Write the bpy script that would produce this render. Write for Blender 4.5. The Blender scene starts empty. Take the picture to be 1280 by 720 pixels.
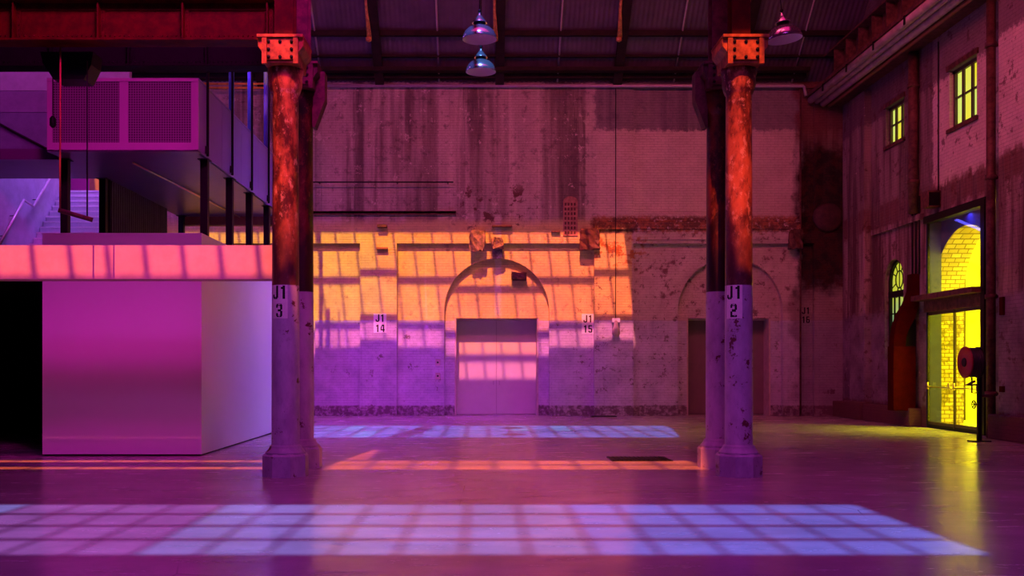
import bpy, bmesh, math, random
from mathutils import Vector, Matrix
random.seed(7)
S = bpy.context.scene
COL = S.collection
F = 1244.4; PX = 603.0; PY = 459.0; EYE = 1.6
YB = 32.6                                   # back wall plane
K = YB / F
def bx(u): return (u - PX) * K              # back-wall x / z from the photo
def bz(v): return EYE + (PY - v) * K

# ------------------------------------------------------------------ mesh builder
class MB:
    def __init__(s): s.bm = bmesh.new()
    def quad(s, pts):
        vs = [s.bm.verts.new(p) for p in pts]
        try: return s.bm.faces.new(vs)
        except ValueError: return None
    def box(s, x0, x1, y0, y1, z0, z1, bev=0):
        v = [s.bm.verts.new((x, y, z)) for x in (x0, x1) for y in (y0, y1) for z in (z0, z1)]
        fs = []
        for a in ((0,1,3,2),(4,6,7,5),(0,4,5,1),(2,3,7,6),(0,2,6,4),(1,5,7,3)):
            fs.append(s.bm.faces.new([v[i] for i in a]))
        if bev:
            es = set(e for f in fs for e in f.edges)
            bmesh.ops.bevel(s.bm, geom=list(es), offset=bev, segments=2, affect='EDGES', profile=.6)
        return s
    def tube(s, pts, r, n=12, caps=True):
        pts = [Vector(p) for p in pts]; rings = []
        rs = r if isinstance(r, (list, tuple)) else [r]*len(pts)
        up = None
        for i, p in enumerate(pts):
            d = (pts[min(i+1, len(pts)-1)] - pts[max(i-1, 0)]).normalized()
            if up is None:
                a = Vector((0,0,1)) if abs(d.z) < .9 else Vector((1,0,0))
                up = d.cross(a).normalized()
            else:
                up = (up - d*up.dot(d)).normalized()
            w = d.cross(up)
            rings.append([s.bm.verts.new(p + (up*math.cos(2*math.pi*k/n) + w*math.sin(2*math.pi*k/n))*rs[i]) for k in range(n)])
        for a, b in zip(rings, rings[1:]):
            for k in range(n):
                f = s.bm.faces.new((a[k], a[(k+1)%n], b[(k+1)%n], b[k])); f.smooth = True
        if caps:
            s.bm.faces.new(rings[0][::-1]); s.bm.faces.new(rings[-1])
        return s
    def lathe(s, prof, c=(0,0,0), n=32, smooth=True, caps=True, rot=0):
        rings = []
        for r, z in prof:
            rings.append([s.bm.verts.new((c[0]+r*math.cos(rot+2*math.pi*k/n), c[1]+r*math.sin(rot+2*math.pi*k/n), c[2]+z)) for k in range(n)])
        for a, b in zip(rings, rings[1:]):
            for k in range(n):
                f = s.bm.faces.new((a[k], a[(k+1)%n], b[(k+1)%n], b[k])); f.smooth = smooth
        if caps:
            s.bm.faces.new(rings[0][::-1]); s.bm.faces.new(rings[-1])
        return s
    def prism(s, poly, y0, y1, axis='Y'):
        def P(a, b, t):
            return (a, t, b) if axis == 'Y' else ((t, a, b) if axis == 'X' else (a, b, t))
        A = [s.bm.verts.new(P(a, b, y0)) for a, b in poly]; B = [s.bm.verts.new(P(a, b, y1)) for a, b in poly]
        s.bm.faces.new(A); s.bm.faces.new(B[::-1]); n = len(poly)
        for i in range(n): s.bm.faces.new((A[i], B[i], B[(i+1)%n], A[(i+1)%n]))
        return s
    def build(s, name, mat, parent=None, origin=(0,0,0), sharp=True):
        bmesh.ops.remove_doubles(s.bm, verts=s.bm.verts, dist=1e-5) if len(s.bm.verts) < 60000 else None
        bmesh.ops.recalc_face_normals(s.bm, faces=s.bm.faces)
        me = bpy.data.meshes.new(name)
        if parent is not None: off = wloc(parent)
        else: off = Vector(origin)
        bmesh.ops.translate(s.bm, verts=s.bm.verts, vec=-off)
        s.bm.to_mesh(me); s.bm.free()
        me.materials.append(mat)
        o = bpy.data.objects.new(name, me); COL.objects.link(o)
        if parent is not None: o.parent = parent
        else: o.location = off
        return o
def wloc(o):
    v = Vector(o.location)
    while o.parent: o = o.parent; v += Vector(o.location)
    return v
def tag(o, label=None, cat=None, group=None, kind=None):
    if label: o['label'] = label
    if cat: o['category'] = cat
    if group: o['group'] = group
    if kind: o['kind'] = kind
    elif label and cat: o['kind'] = 'thing'
    return o
def empty(name, loc, label=None, cat=None, group=None, kind=None):
    o = bpy.data.objects.new(name, None); COL.objects.link(o); o.location = loc
    o.empty_display_size = .1
    return tag(o, label, cat, group, kind)
def copy_tree(o, parent=None):
    c = o.copy(); COL.objects.link(c); c.parent = parent
    for ch in [x for x in bpy.data.objects if x.parent == o]: copy_tree(ch, c)
    return c

# ------------------------------------------------------------------ node helper
class NT:
    def __init__(s, name):
        s.m = bpy.data.materials.new(name); s.m.use_nodes = True
        s.t = s.m.node_tree; s.t.nodes.clear()
        s.out = s.t.nodes.new('ShaderNodeOutputMaterial')
        s._co = None
    def n(s, typ, **kw):
        nd = s.t.nodes.new(typ)
        for k, v in kw.items(): setattr(nd, k, v)
        return nd
    def L(s, a, b): s.t.links.new(a, b)
    def put(s, inp, v):
        if hasattr(v, 'is_output'): s.L(v, inp)
        elif v is not None:
            if isinstance(v, (tuple, list)) and len(v) == 3 and inp.type == 'RGBA': v = (*v, 1)
            inp.default_value = v
    def co(s):
        if not s._co: s._co = s.n('ShaderNodeTexCoord').outputs['Object']
        return s._co
    def xyz(s):
        if not hasattr(s, '_x'):
            q = s.n('ShaderNodeSeparateXYZ'); s.L(s.co(), q.inputs[0]); s._x = q.outputs
        return s._x
    def mapping(s, scale=(1,1,1), loc=(0,0,0), vec=None):
        q = s.n('ShaderNodeMapping'); s.L(vec or s.co(), q.inputs[0])
        q.inputs['Scale'].default_value = scale; q.inputs['Location'].default_value = loc
        return q.outputs[0]
    def noise(s, scale, detail=4, rough=.6, stretch=(1,1,1), loc=(0,0,0), vec=None, dist=0):
        q = s.n('ShaderNodeTexNoise'); s.L(s.mapping(stretch, loc, vec), q.inputs['Vector'])
        q.inputs['Scale'].default_value = scale; q.inputs['Detail'].default_value = detail
        q.inputs['Roughness'].default_value = rough; q.inputs['Distortion'].default_value = dist
        return q.outputs['Fac']
    def math(s, op, a, b=None, c=None, clamp=False):
        q = s.n('ShaderNodeMath', operation=op); q.use_clamp = clamp
        s.put(q.inputs[0], a)
        if b is not None: s.put(q.inputs[1], b)
        if c is not None: s.put(q.inputs[2], c)
        return q.outputs[0]
    def ss(s, x, a, b):                                  # smoothstep a->b
        q = s.n('ShaderNodeMapRange', interpolation_type='SMOOTHSTEP')
        s.put(q.inputs['Value'], x); q.inputs['From Min'].default_value = a; q.inputs['From Max'].default_value = b
        return q.outputs[0]
    def band(s, x, a, b, w):                             # 1 inside a..b
        return s.math('MULTIPLY', s.ss(x, a-w, a+w), s.ss(x, b+w, b-w)) if False else s.math('MULTIPLY', s.ss(x, a-w, a+w), s.math('SUBTRACT', 1, s.ss(x, b-w, b+w)))
    def mul(s, a, b): return s.math('MULTIPLY', a, b)
    def mix(s, f, a, b, mode='MIX'):
        q = s.n('ShaderNodeMix', data_type='RGBA', blend_type=mode)
        s.put(q.inputs[0], f); s.put(q.inputs[6], a); s.put(q.inputs[7], b)
        return q.outputs[2]
    def bump(s, h, strength=.3, dist=.02, prev=None):
        q = s.n('ShaderNodeBump'); q.inputs['Strength'].default_value = strength; q.inputs['Distance'].default_value = dist
        s.L(h, q.inputs['Height'])
        if prev: s.L(prev, q.inputs['Normal'])
        return q.outputs[0]
    def bsdf(s, color=(.5,.5,.5), rough=.6, metal=0, normal=None, spec=.5, emit=None, estr=0):
        q = s.n('ShaderNodeBsdfPrincipled')
        s.put(q.inputs['Base Color'], color); s.put(q.inputs['Roughness'], rough); s.put(q.inputs['Metallic'], metal)
        s.put(q.inputs['Specular IOR Level'], spec)
        if normal: s.L(normal, q.inputs['Normal'])
        if emit: s.put(q.inputs['Emission Color'], emit); q.inputs['Emission Strength'].default_value = estr
        s.L(q.outputs[0], s.out.inputs[0]); return s.m

def simple(name, c, rough=.6, metal=0, var=.25, scale=8, spec=.5, bump=.1):
    t = NT(name); nz = t.noise(scale, 5, .65)
    col = t.mix(t.ss(nz, .3, .7), tuple(x*(1-var) for x in c), tuple(min(1, x*(1+var)) for x in c))
    return t.bsdf(col, rough, metal, t.bump(nz, bump, .01) if bump else None, spec)

# ---- painted, peeling brick of the hall walls
def brick_bump(t, axis):
    x = t.xyz(); q = t.n('ShaderNodeCombineXYZ')
    t.L(x['X' if axis == 'X' else 'Y'], q.inputs[0]); t.L(x['Z'], q.inputs[1])
    b = t.n('ShaderNodeTexBrick'); t.L(q.outputs[0], b.inputs['Vector'])
    b.inputs['Scale'].default_value = 1; b.inputs['Brick Width'].default_value = .24; b.inputs['Row Height'].default_value = .085
    b.inputs['Mortar Size'].default_value = .007; b.inputs['Mortar Smooth'].default_value = .5
    b.inputs['Color1'].default_value = (1,1,1,1); b.inputs['Color2'].default_value = (.86,.86,.86,1); b.inputs['Mortar'].default_value = (.45,.45,.45,1)
    return b.outputs['Color'], b.outputs['Fac']

def wall_back_mat():
    t = NT('painted_brick_back'); x = t.xyz(); X, Y, Z = x['X'], x['Y'], x['Z']
    fine = t.noise(6, 8, .72); med = t.noise(1.3, 6, .65, loc=(3,1,5)); blot = t.noise(3.2, 7, .7, loc=(9,2,1))
    streak = t.noise(.95, 6, .62, stretch=(1, 1, .09)); streak2 = t.noise(2.6, 6, .65, stretch=(1,1,.05), loc=(4,4,4))
    wob = t.math('MULTIPLY_ADD', med, .7, -.35); wob2 = t.math('MULTIPLY_ADD', fine, .5, -.25)
    Zw = t.math('ADD', Z, wob2); Xw = t.math('ADD', X, wob2)
    # upper storey: worn render with long vertical streaks
    up = t.mix(t.ss(streak, .40, .60), (.17,.12,.12), (.50,.39,.36))
    bands = t.noise(1.15, 4, .55, stretch=(1, 0, .012), loc=(6.3, 0, 0))
    up = t.mix(t.mul(t.ss(bands, .47, .56), .75), up, (.56,.44,.41))
    up = t.mix(t.mul(t.ss(bands, .45, .38), .55), up, (.15,.10,.10))
    up = t.mix(t.mul(t.ss(streak2, .52, .68), .6), up, (.68,.56,.50))
    up = t.mix(t.mul(t.ss(blot, .53, .66), .55), up, (.09,.07,.07))
    sp = t.noise(3.2, 10, .8, loc=(1,7,2))
    up = t.mix(t.mul(t.ss(sp, .585, .61), .7), up, (.72,.6,.55))
    up = t.mix(t.mul(t.ss(streak, .67, .72), .7), up, (.42,.12,.04))
    # right upper painted panel
    panel = t.mix(t.ss(med, .3, .7), (.52,.40,.37), (.64,.50,.46))
    mpan = t.mul(t.band(Xw, bx(746), bx(991), .05), t.band(Zw, bz(280), bz(163), .06))
    up = t.mix(mpan, up, panel)
    mdark = t.mul(t.ss(Xw, 3.6, 3.75), t.ss(Zw, 9.32, 9.45))
    up = t.mix(t.mul(mdark, .75), up, (.16,.12,.16))
    # middle storey: cream limewash
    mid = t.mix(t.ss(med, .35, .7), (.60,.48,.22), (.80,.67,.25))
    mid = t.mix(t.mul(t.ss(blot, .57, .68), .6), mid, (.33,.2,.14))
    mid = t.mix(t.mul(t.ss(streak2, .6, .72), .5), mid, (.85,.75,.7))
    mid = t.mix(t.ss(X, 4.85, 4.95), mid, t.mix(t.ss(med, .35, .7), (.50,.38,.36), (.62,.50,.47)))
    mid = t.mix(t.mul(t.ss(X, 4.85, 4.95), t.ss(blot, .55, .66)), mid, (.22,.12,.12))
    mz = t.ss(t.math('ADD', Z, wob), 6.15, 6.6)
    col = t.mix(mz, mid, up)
    # dado: cool grey-white paint
    dado = t.mix(t.ss(med, .3, .7), (.42,.37,.50), (.60,.53,.68))
    dado = t.mix(t.mul(t.ss(t.noise(2.6, 8, .75, loc=(5,5,9)), .60, .66), .75), dado, (.13,.06,.06))
    dado = t.mix(t.mul(t.ss(streak2, .6, .7), .3), dado, (.25,.2,.28))
    col = t.mix(t.ss(t.math('ADD', Z, t.mul(wob2, .15)), 3.12, 3.16), dado, col)
    # worn brick course at the foot
    foot = t.mix(t.ss(fine, .45, .6), (.16,.10,.13), (.40,.32,.38))
    col = t.mix(t.math('SUBTRACT', 1, t.ss(t.math('ADD', Z, t.mul(wob2, .4)), .3, .36)), col, foot)
    # rust and exposed red brick around the corbel line on the right
    rust = t.mix(t.ss(blot, .4, .6), (.10,.025,.012), (.38,.12,.05))
    mr = t.mul(t.mul(t.ss(Xw, 3.5, 3.7), t.band(Zw, 6.02, 6.55, .08)), t.ss(fine, .36, .46))
    col = t.mix(t.mul(mr, .9), col, rust)
    mr2 = t.mul(t.mul(t.band(X, 3.6, 5.3, .4), t.band(Z, 4.9, 6.1, .5)), t.ss(blot, .50, .58))
    col = t.mix(mr2, col, (.45,.16,.05))
    mr3 = t.mul(t.mul(t.band(X, -.9, 1.9, .4), t.band(Z, 6.0, 7.6, .4)), t.ss(t.noise(2.4, 8, .7, loc=(2,2,2)), .54, .60))
    col = t.mix(mr3, col, (.15,.07,.06))
    mr4 = t.mul(t.mul(t.band(X, 3.0, 9.9, .3), t.band(Z, .6, 6.1, .3)), t.ss(t.noise(3.4, 9, .78, loc=(8,1,2)), .57, .61))
    col = t.mix(t.mul(mr4, .8), col, (.14,.07,.07))
    # cement patch running up the middle bay
    mc = t.mul(t.band(t.math('ADD', X, t.mul(wob2, .4)), .42, .62, .05), t.band(Z, 3.3, 6.6, .1))
    col = t.mix(t.mul(mc, .5), col, (.8,.72,.68))
    # soot and water damage by the corner
    big = t.noise(.8, 6, .65, loc=(7,3,3))
    sx = t.math('ADD', X, t.math('MULTIPLY_ADD', big, 1.6, -.8)); sz = t.math('ADD', Z, t.math('MULTIPLY_ADD', big, 2.6, -1.3))
    ms = t.mul(t.ss(sx, 10.15, 10.5), t.band(sz, 4.1, 9.0, .7))
    col = t.mix(t.mul(ms, .97), col, t.mix(t.ss(blot, .4, .64), (.006,.002,.002), (.055,.010,.008)))
    ms2 = t.mul(t.ss(sx, 10.0, 10.4), t.ss(sz, 8.2, 9.5))
    col = t.mix(t.mul(ms2, .8), col, (.16,.045,.03))
    ms3 = t.mul(t.ss(sx, 10.0, 10.4), t.math('SUBTRACT', 1, t.ss(sz, 3.4, 4.6)))
    col = t.mix(t.mul(ms3, .55), col, (.13,.05,.07))
    bc, bf = brick_bump(t, 'X')
    col = t.mix(t.mul(t.ss(fine, .35, .6), .55), col, t.mix(1.0, col, bc, 'MULTIPLY'))
    h = t.math('ADD', t.mul(bf, -.7), t.mul(fine, .9))
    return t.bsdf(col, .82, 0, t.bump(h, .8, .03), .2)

def wall_right_mat():
    t = NT('painted_brick_right'); x = t.xyz(); X, Y, Z = x['X'], x['Y'], x['Z']
    fine = t.noise(6, 8, .72); med = t.noise(1.1, 6, .65, loc=(3,1,5)); blot = t.noise(3.0, 7, .7, loc=(9,2,1))
    streak = t.noise(2.4, 6, .62, stretch=(1, 1, .08)); wob2 = t.math('MULTIPLY_ADD', fine, .5, -.25)
    Zw = t.math('ADD', Z, wob2); Yw = t.math('ADD', Y, wob2)
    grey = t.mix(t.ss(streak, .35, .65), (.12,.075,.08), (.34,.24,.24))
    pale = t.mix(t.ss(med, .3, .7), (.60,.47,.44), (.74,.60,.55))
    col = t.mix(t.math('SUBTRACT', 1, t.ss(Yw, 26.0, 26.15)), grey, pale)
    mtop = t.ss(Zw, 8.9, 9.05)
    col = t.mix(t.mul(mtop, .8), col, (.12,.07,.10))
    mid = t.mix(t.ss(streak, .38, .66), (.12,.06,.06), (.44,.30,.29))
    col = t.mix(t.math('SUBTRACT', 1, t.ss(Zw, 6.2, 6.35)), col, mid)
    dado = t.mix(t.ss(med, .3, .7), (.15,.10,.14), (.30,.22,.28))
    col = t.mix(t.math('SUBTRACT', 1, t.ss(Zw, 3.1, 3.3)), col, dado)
    col = t.mix(t.mul(t.ss(blot, .57, .63), .7), col, (.10,.04,.035))
    sp = t.noise(3.5, 9, .8, loc=(1,7,2))
    col = t.mix(t.mul(t.ss(sp, .62, .66), .6), col, (.66,.5,.5))
    mr = t.mul(t.band(Zw, 5.7, 6.4, .1), t.ss(streak, .45, .55))
    col = t.mix(t.mul(mr, .7), col, (.12,.03,.02))
    col = t.mix(t.math('SUBTRACT', 1, t.ss(Zw, .5, .65)), col, (.14,.06,.06))
    bc, bf = brick_bump(t, 'Y')
    col = t.mix(t.mul(t.ss(fine, .35, .6), .5), col, t.mix(1.0, col, bc, 'MULTIPLY'))
    h = t.math('ADD', t.mul(bf, -.7), t.mul(fine, .9))
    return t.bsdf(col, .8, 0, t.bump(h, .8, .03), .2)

def floor_mat():
    t = NT('polished_concrete'); big = t.noise(.5, 6, .6); med = t.noise(2.2, 7, .7, stretch=(.5, 1.6, 1)); fine = t.noise(26, 6, .75)
    col = t.mix(t.ss(big, .3, .7), (.30,.275,.27), (.46,.42,.41))
    col = t.mix(t.mul(t.ss(med, .5, .75), .4), col, (.22,.2,.2))
    col = t.mix(t.mul(t.ss(fine, .56, .66), .35), col, (.2,.18,.18))
    # pour joints and cracks
    v = t.n('ShaderNodeTexVoronoi', feature='DISTANCE_TO_EDGE'); t.L(t.mapping((.21,.21,.21), vec=t.co()), v.inputs['Vector']); v.inputs['Scale'].default_value = 1
    crack = t.mul(t.math('SUBTRACT', 1, t.ss(v.outputs['Distance'], 0, .0018)), t.ss(t.noise(.4, 3, .5, loc=(4,4,4)), .52, .6))
    col = t.mix(t.mul(crack, .75), col, (.06,.04,.04))
    y = t.xyz()['Y']
    for yy in (6.9, 12.9, 20.9):
        j = t.math('SUBTRACT', 1, t.ss(t.math('ABSOLUTE', t.math('SUBTRACT', y, yy)), .004, .012))
        col = t.mix(t.mul(j, .5), col, (.08,.06,.06))
    r = t.math('MULTIPLY_ADD', t.ss(med, .3, .7), .13, .16)
    return t.bsdf(col, r, 0, t.bump(t.noise(9, 3, .5), .02, .01), .5)

def column_mat(dark=1.0):
    t = NT('rusted_cast_iron_with_painted_foot')
    oi = t.n('ShaderNodeObjectInfo'); v = t.n('ShaderNodeVectorMath', operation='ADD')
    sc = t.n('ShaderNodeCombineXYZ'); t.L(t.mul(oi.outputs['Random'], 11), sc.inputs[0]); t.L(t.mul(oi.outputs['Random'], 7), sc.inputs[2])
    t.L(t.co(), v.inputs[0]); t.L(sc.outputs[0], v.inputs[1]); V = v.outputs[0]
    Z = t.xyz()['Z']
    a = t.noise(3, 8, .7, stretch=(1,1,.45), vec=V); b = t.noise(11, 8, .75, stretch=(1,1,.6), vec=V)
    rust = t.mix(t.ss(a, .42, .62), (.07,.014,.010), (.50,.15,.06))
    rust = t.mix(t.mul(t.ss(b, .54, .62), .65), rust, (.72,.40,.26))
    rust = t.mix(t.mul(t.ss(b, .46, .38), .0), rust, (.05,.01,.01))
    rust = t.mix(t.mul(t.band(Z, 2.5, 3.7, .5), .85), rust, (.07,.02,.02))
    rust = t.mix(1.0, rust, (dark, dark*.6, dark*.4), 'MULTIPLY') if dark < 1 else rust  # rear columns: rust darkened to paint in their shade
    chip = t.noise(4.2, 8, .72, vec=V)
    paint = t.mix(t.ss(a, .3, .7), (.34,.27,.40), (.54,.46,.60))
    paint = t.mix(t.ss(chip, .60, .625), paint, (.12,.03,.035))
    paint = t.mix(t.mul(t.ss(b, .58, .66), .5), paint, (.22,.15,.24))
    col = t.mix(t.ss(Z, 2.79, 2.81), paint, rust)
    return t.bsdf(col, t.math('MULTIPLY_ADD', b, .3, .32), 0, t.bump(b, .3, .012), .45)

M = {}
M['wallb'] = wall_back_mat(); M['wallr'] = wall_right_mat(); M['floor'] = floor_mat(); M['column'] = column_mat(); M['columnshade'] = column_mat(.28)
M['darksteel'] = simple('dark_steel', (.006,.005,.006), .5, 0, .3, 12, .2)
M['girdershade'] = simple('girder_shade_colour', (.004,.003,.004), .7, 0, .2, 6, .08)  # rear girder only: its shade is put into the colour
M['black'] = simple('black_void_shade', (.006,.006,.007), .95, 0, .2, 6, .05)
M['redsteel'] = simple('old_red_oxide_steel', (.075,.006,.0015), .6, 0, .35, 5, .12, .2)
M['redcap'] = simple('red_rusted_capital', (.36,.12,.03), .55, 0, .45, 9, .3, .4)
M['brownsteel'] = simple('brown_rusted_steel', (.10,.035,.03), .6, 0, .5, 6, .3, .3)
M['door'] = simple('pale_door_panel', (.56,.50,.50), .5, 0, .04, 2, .3, 0)
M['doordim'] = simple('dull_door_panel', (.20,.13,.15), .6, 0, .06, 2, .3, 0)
M['frame'] = simple('worn_door_frame', (.5,.38,.36), .6, 0, .15, 5)
M['booth'] = simple('smooth_white_board', (.72,.70,.74), .42, 0, .015, 1, .35, 0)
M['concrete'] = simple('board_marked_concrete', (.42,.38,.50), .75, 0, .12, 2.2, .25, .15)
M['beam'] = simple('pale_concrete_beam', (.60,.46,.44), .8, 0, .10, 3.5, .2, .25)
M['whitepaint'] = simple('stencil_panel_paint', (.80,.74,.76), .6, 0, .06, 20, .3, .1)
M['ink'] = simple('black_stencil_paint', (.012,.01,.014), .7, 0, .2, 20, .2, 0)
M['roof'] = simple('corrugated_iron_sheet', (.09,.055,.09), .5, .0, .2, 1.5, .4, .05)
M['rafter'] = simple('dark_roof_timber', (.018,.009,.008), .7, 0, .4, 4, .2, .1)
M['conduit'] = simple('galvanised_conduit', (.42,.33,.36), .4, .2, .1, 6, .5, 0)
M['orangelitrod'] = simple('orange_lit_tie_rod', (.55,.26,.07), .45, 0, .4, 10)  # orange light on the rods is put into their colour
M['gutter'] = simple('old_pink_grey_gutter', (.46,.33,.33), .5, 0, .25, 3, .35, .1)
M['glassframe'] = simple('bronze_window_frame', (.06,.035,.03), .5, 0, .2, 8)
M['redguard'] = simple('red_painted_sheet_guard', (.05,.001,.002), .85, 0, .25, 4, .04, .1)
M['bluelitpipe'] = simple('blue_lit_pipe', (.06,.16,.62), .4, 0, .15, 5)  # blue light falling on the pipes is put into their colour
M['cream'] = simple('cream_plaster', (.80,.74,.52), .8, 0, .08, 3, .2, 0)
M['violetbluelit'] = simple('violet_paint_blue_lit', (.045,.05,.24), .6, 0, .1, 3, .3, 0)  # blue light of the porch is mixed into this paint
M['brass'] = simple('worn_brass', (.6,.45,.25), .3, .9, .1, 6, .5, 0)
M['hose'] = simple('black_rubber_hose', (.015,.012,.014), .5, 0, .2, 9)
M['reel'] = simple('dark_red_reel_enamel', (.28,.01,.02), .35, 0, .1, 9)
M['orangeplate'] = simple('orange_timber_panel', (.30,.11,.05), .6, 0, .15, 4)
M['shadeout'] = simple('polished_aluminium_shade', (.45,.45,.50), .2, .8, .04, 3, .5, 0)
M['shadein'] = simple('white_enamel_inside', (.78,.74,.76), .5, 0, .03, 3, .3, 0)
M['treads'] = simple('stair_nosing_concrete', (.62,.60,.66), .6, 0, .06, 4, .3, 0)
M['partition'] = simple('dark_ribbed_cladding', (.07,.045,.05), .6, 0, .15, 3, .2, 0)
M['soffit'] = simple('grey_steel_soffit', (.15,.11,.18), .38, .3, .08, 1.2, .5, 0)
M['handrail'] = simple('grey_steel_handrail', (.62,.48,.58), .4, .2, .1, 6)
def brick_mat():
    t = NT('cream_glazed_brick'); x = t.xyz(); q = t.n('ShaderNodeCombineXYZ')
    t.L(x['X'], q.inputs[0]); t.L(x['Z'], q.inputs[1])
    b = t.n('ShaderNodeTexBrick'); t.L(q.outputs[0], b.inputs['Vector']); b.inputs['Scale'].default_value = 1
    b.inputs['Brick Width'].default_value = .26; b.inputs['Row Height'].default_value = .11; b.inputs['Mortar Size'].default_value = .012
    b.inputs['Color1'].default_value = (.58,.47,.20,1); b.inputs['Color2'].default_value = (.42,.31,.12,1); b.inputs['Mortar'].default_value = (.14,.09,.03,1)
    nz = t.noise(4, 6, .7)
    mk = t.mul(t.ss(nz, .48, .6), t.math('SUBTRACT', 1, t.ss(x['Z'], 2.9, 3.4)))
    c = t.mix(t.mul(mk, .8), b.outputs['Color'], (.10,.06,.03))
    return t.bsdf(c, .7)
M['brick'] = brick_mat()
def glass(name, tint=(1,1,1), gl=.08):
    t = NT(name); a = t.n('ShaderNodeBsdfTransparent'); t.put(a.inputs[0], tint)
    g = t.n('ShaderNodeBsdfGlossy'); g.inputs['Roughness'].default_value = .03
    m = t.n('ShaderNodeMixShader'); m.inputs[0].default_value = gl
    t.L(a.outputs[0], m.inputs[1]); t.L(g.outputs[0], m.inputs[2]); t.L(m.outputs[0], t.out.inputs[0]); return t.m
def tint(name, c):
    t = NT(name); a = t.n('ShaderNodeBsdfTransparent'); t.put(a.inputs[0], c); t.L(a.outputs[0], t.out.inputs[0]); return t.m
M['clear'] = glass('clear_door_glass')
def litpane(name, c1, c2, st):
    t = NT(name); nz = t.noise(1.5, 3, .5, stretch=(1,1,.4))
    return t.bsdf((.1,.1,.1), .3, 0, None, .5, t.mix(t.ss(nz, .4, .6), c1, c2), st)
M['litpane'] = litpane('lit_yellow_pane', (.95,.85,.03), (.75,.9,.16), 1.0)
M['litarch'] = litpane('lit_green_yellow_pane', (.80,.85,.05), (.38,.62,.30), .75)
def ribs_mat():
    t = NT('perforated_balcony_mesh'); x = t.xyz()
    def grid(c, p, w): 
        f = t.math('FRACT', t.math('DIVIDE', c, p)); return t.math('LESS_THAN', t.math('ABSOLUTE', t.math('SUBTRACT', f, .5)), w)
    hole = t.mul(grid(x['X'], .05, .30), grid(x['Z'], .05, .30))
    col = t.mix(hole, (.17,.14,.17), (.03,.02,.03))
    return t.bsdf(col, .45, 0, None, .4)
M['perf'] = ribs_mat()
M['balconyside'] = simple('balcony_side_steel', (.24,.16,.32), .5, 0, .04, 1.5, .3, 0)
M['magentapanel'] = simple('magenta_panel', (.40,.03,.22), .6, 0, .05, 2, .3, 0)
M['crumbled'] = simple('crumbled_brick', (.26,.15,.11), .85, 0, .5, 9, .2, .5)
M['balcony'] = simple('balcony_sheet_steel', (.34,.28,.33), .42, 0, .04, 1.5, .4, 0)

# ------------------------------------------------------------------ floor
m = MB(); m.box(-17, 12.9, -14, 34.2, -.3, 0); tag(m.build('floor', M['floor']), kind='structure')
# ------------------------------------------------------------------ back wall
ZP = 5.66; ZS = 3.46; R = 1.73; ZD = 3.22; WD = 1.39; Y1 = YB+.20; Y2 = YB+.43; Y3 = YB+1.08; ZT = 11.1
bays = [(bx(203), bx(450), bx(326.5)), (bx(496), bx(743), bx(621)), (bx(792), bx(1018), bx(915))]
m = MB()
def rect(y, x0, x1, z0, z1):
    if x1 > x0 and z1 > z0: m.quad([(x0,y,z0),(x1,y,z0),(x1,y,z1),(x0,y,z1)])
NA = 32
xs = -17
for (a, b, c) in bays:
    rect(YB, xs, a, 0, ZT)                                    # pilaster strip
    if c > 5: # recessed upper panel in the right bay
        zl, zh = bz(266), bz(110)
        rect(YB, a, b, ZP, zl); rect(YB, a, b, zh, ZT); rect(YB+.09, a, b, zl, zh)
        for q in ([(a,YB,zl),(b,YB,zl),(b,YB+.09,zl),(a,YB+.09,zl)], [(a,YB,zh),(b,YB,zh),(b,YB+.09,zh),(a,YB+.09,zh)],
                  [(a,YB,zl),(a,YB,zh),(a,YB+.09,zh),(a,YB+.09,zl)], [(b,YB,zl),(b,YB,zh),(b,YB+.09,zh),(b,YB+.09,zl)]): m.quad(q)
    else:
        rect(YB, a, b, ZP, ZT)
    m.quad([(a,YB,ZP),(b,YB,ZP),(b,Y1,ZP),(a,Y1,ZP)])
    m.quad([(a,YB,0),(a,YB,ZP),(a,Y1,ZP),(a,Y1,0)]); m.quad([(b,YB,0),(b,YB,ZP),(b,Y1,ZP),(b,Y1,0)])
    rect(Y1, a, c-R, 0, ZP); rect(Y1, c+R, b, 0, ZP)
    arc = [(c - R*math.cos(math.pi*i/NA), ZS + R*math.sin(math.pi*i/NA)) for i in range(NA+1)]
    for (xa, za), (xb, zb) in zip(arc, arc[1:]):
        m.quad([(xa,Y1,za),(xb,Y1,zb),(xb,Y1,ZP),(xa,Y1,ZP)])
        m.quad([(xa,Y1,za),(xb,Y1,zb),(xb,Y2,zb),(xa,Y2,za)])
        m.quad([(xa,Y2,ZS),(xb,Y2,ZS),(xb,Y2,zb),(xa,Y2,za)])
    for s in (-1, 1):
        m.quad([(c+s*R,Y1,0),(c+s*R,Y1,ZS),(c+s*R,Y2,ZS),(c+s*R,Y2,0)])
        m.quad([(c+s*WD,Y2,0),(c+s*WD,Y2,ZD),(c+s*WD,Y3+.1,ZD),(c+s*WD,Y3+.1,0)])
    rect(Y2, c-R, c-WD, 0, ZD); rect(Y2, c+WD, c+R, 0, ZD); rect(Y2, c-R, c+R, ZD, ZS)
    m.quad([(c-WD,Y2,ZD),(c+WD,Y2,ZD),(c+WD,Y3+.1,ZD),(c-WD,Y3+.1,ZD)])
    xs = b
rect(YB, xs, 12.9, 0, ZT)
rect(YB+1.35, -17, 12.9, 0, ZT)
m.quad([(-17,YB,ZT),(12.9,YB,ZT),(12.9,YB+1.35,ZT),(-17,YB+1.35,ZT)])
tag(m.build('wall_back', M['wallb']), kind='structure')
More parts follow.
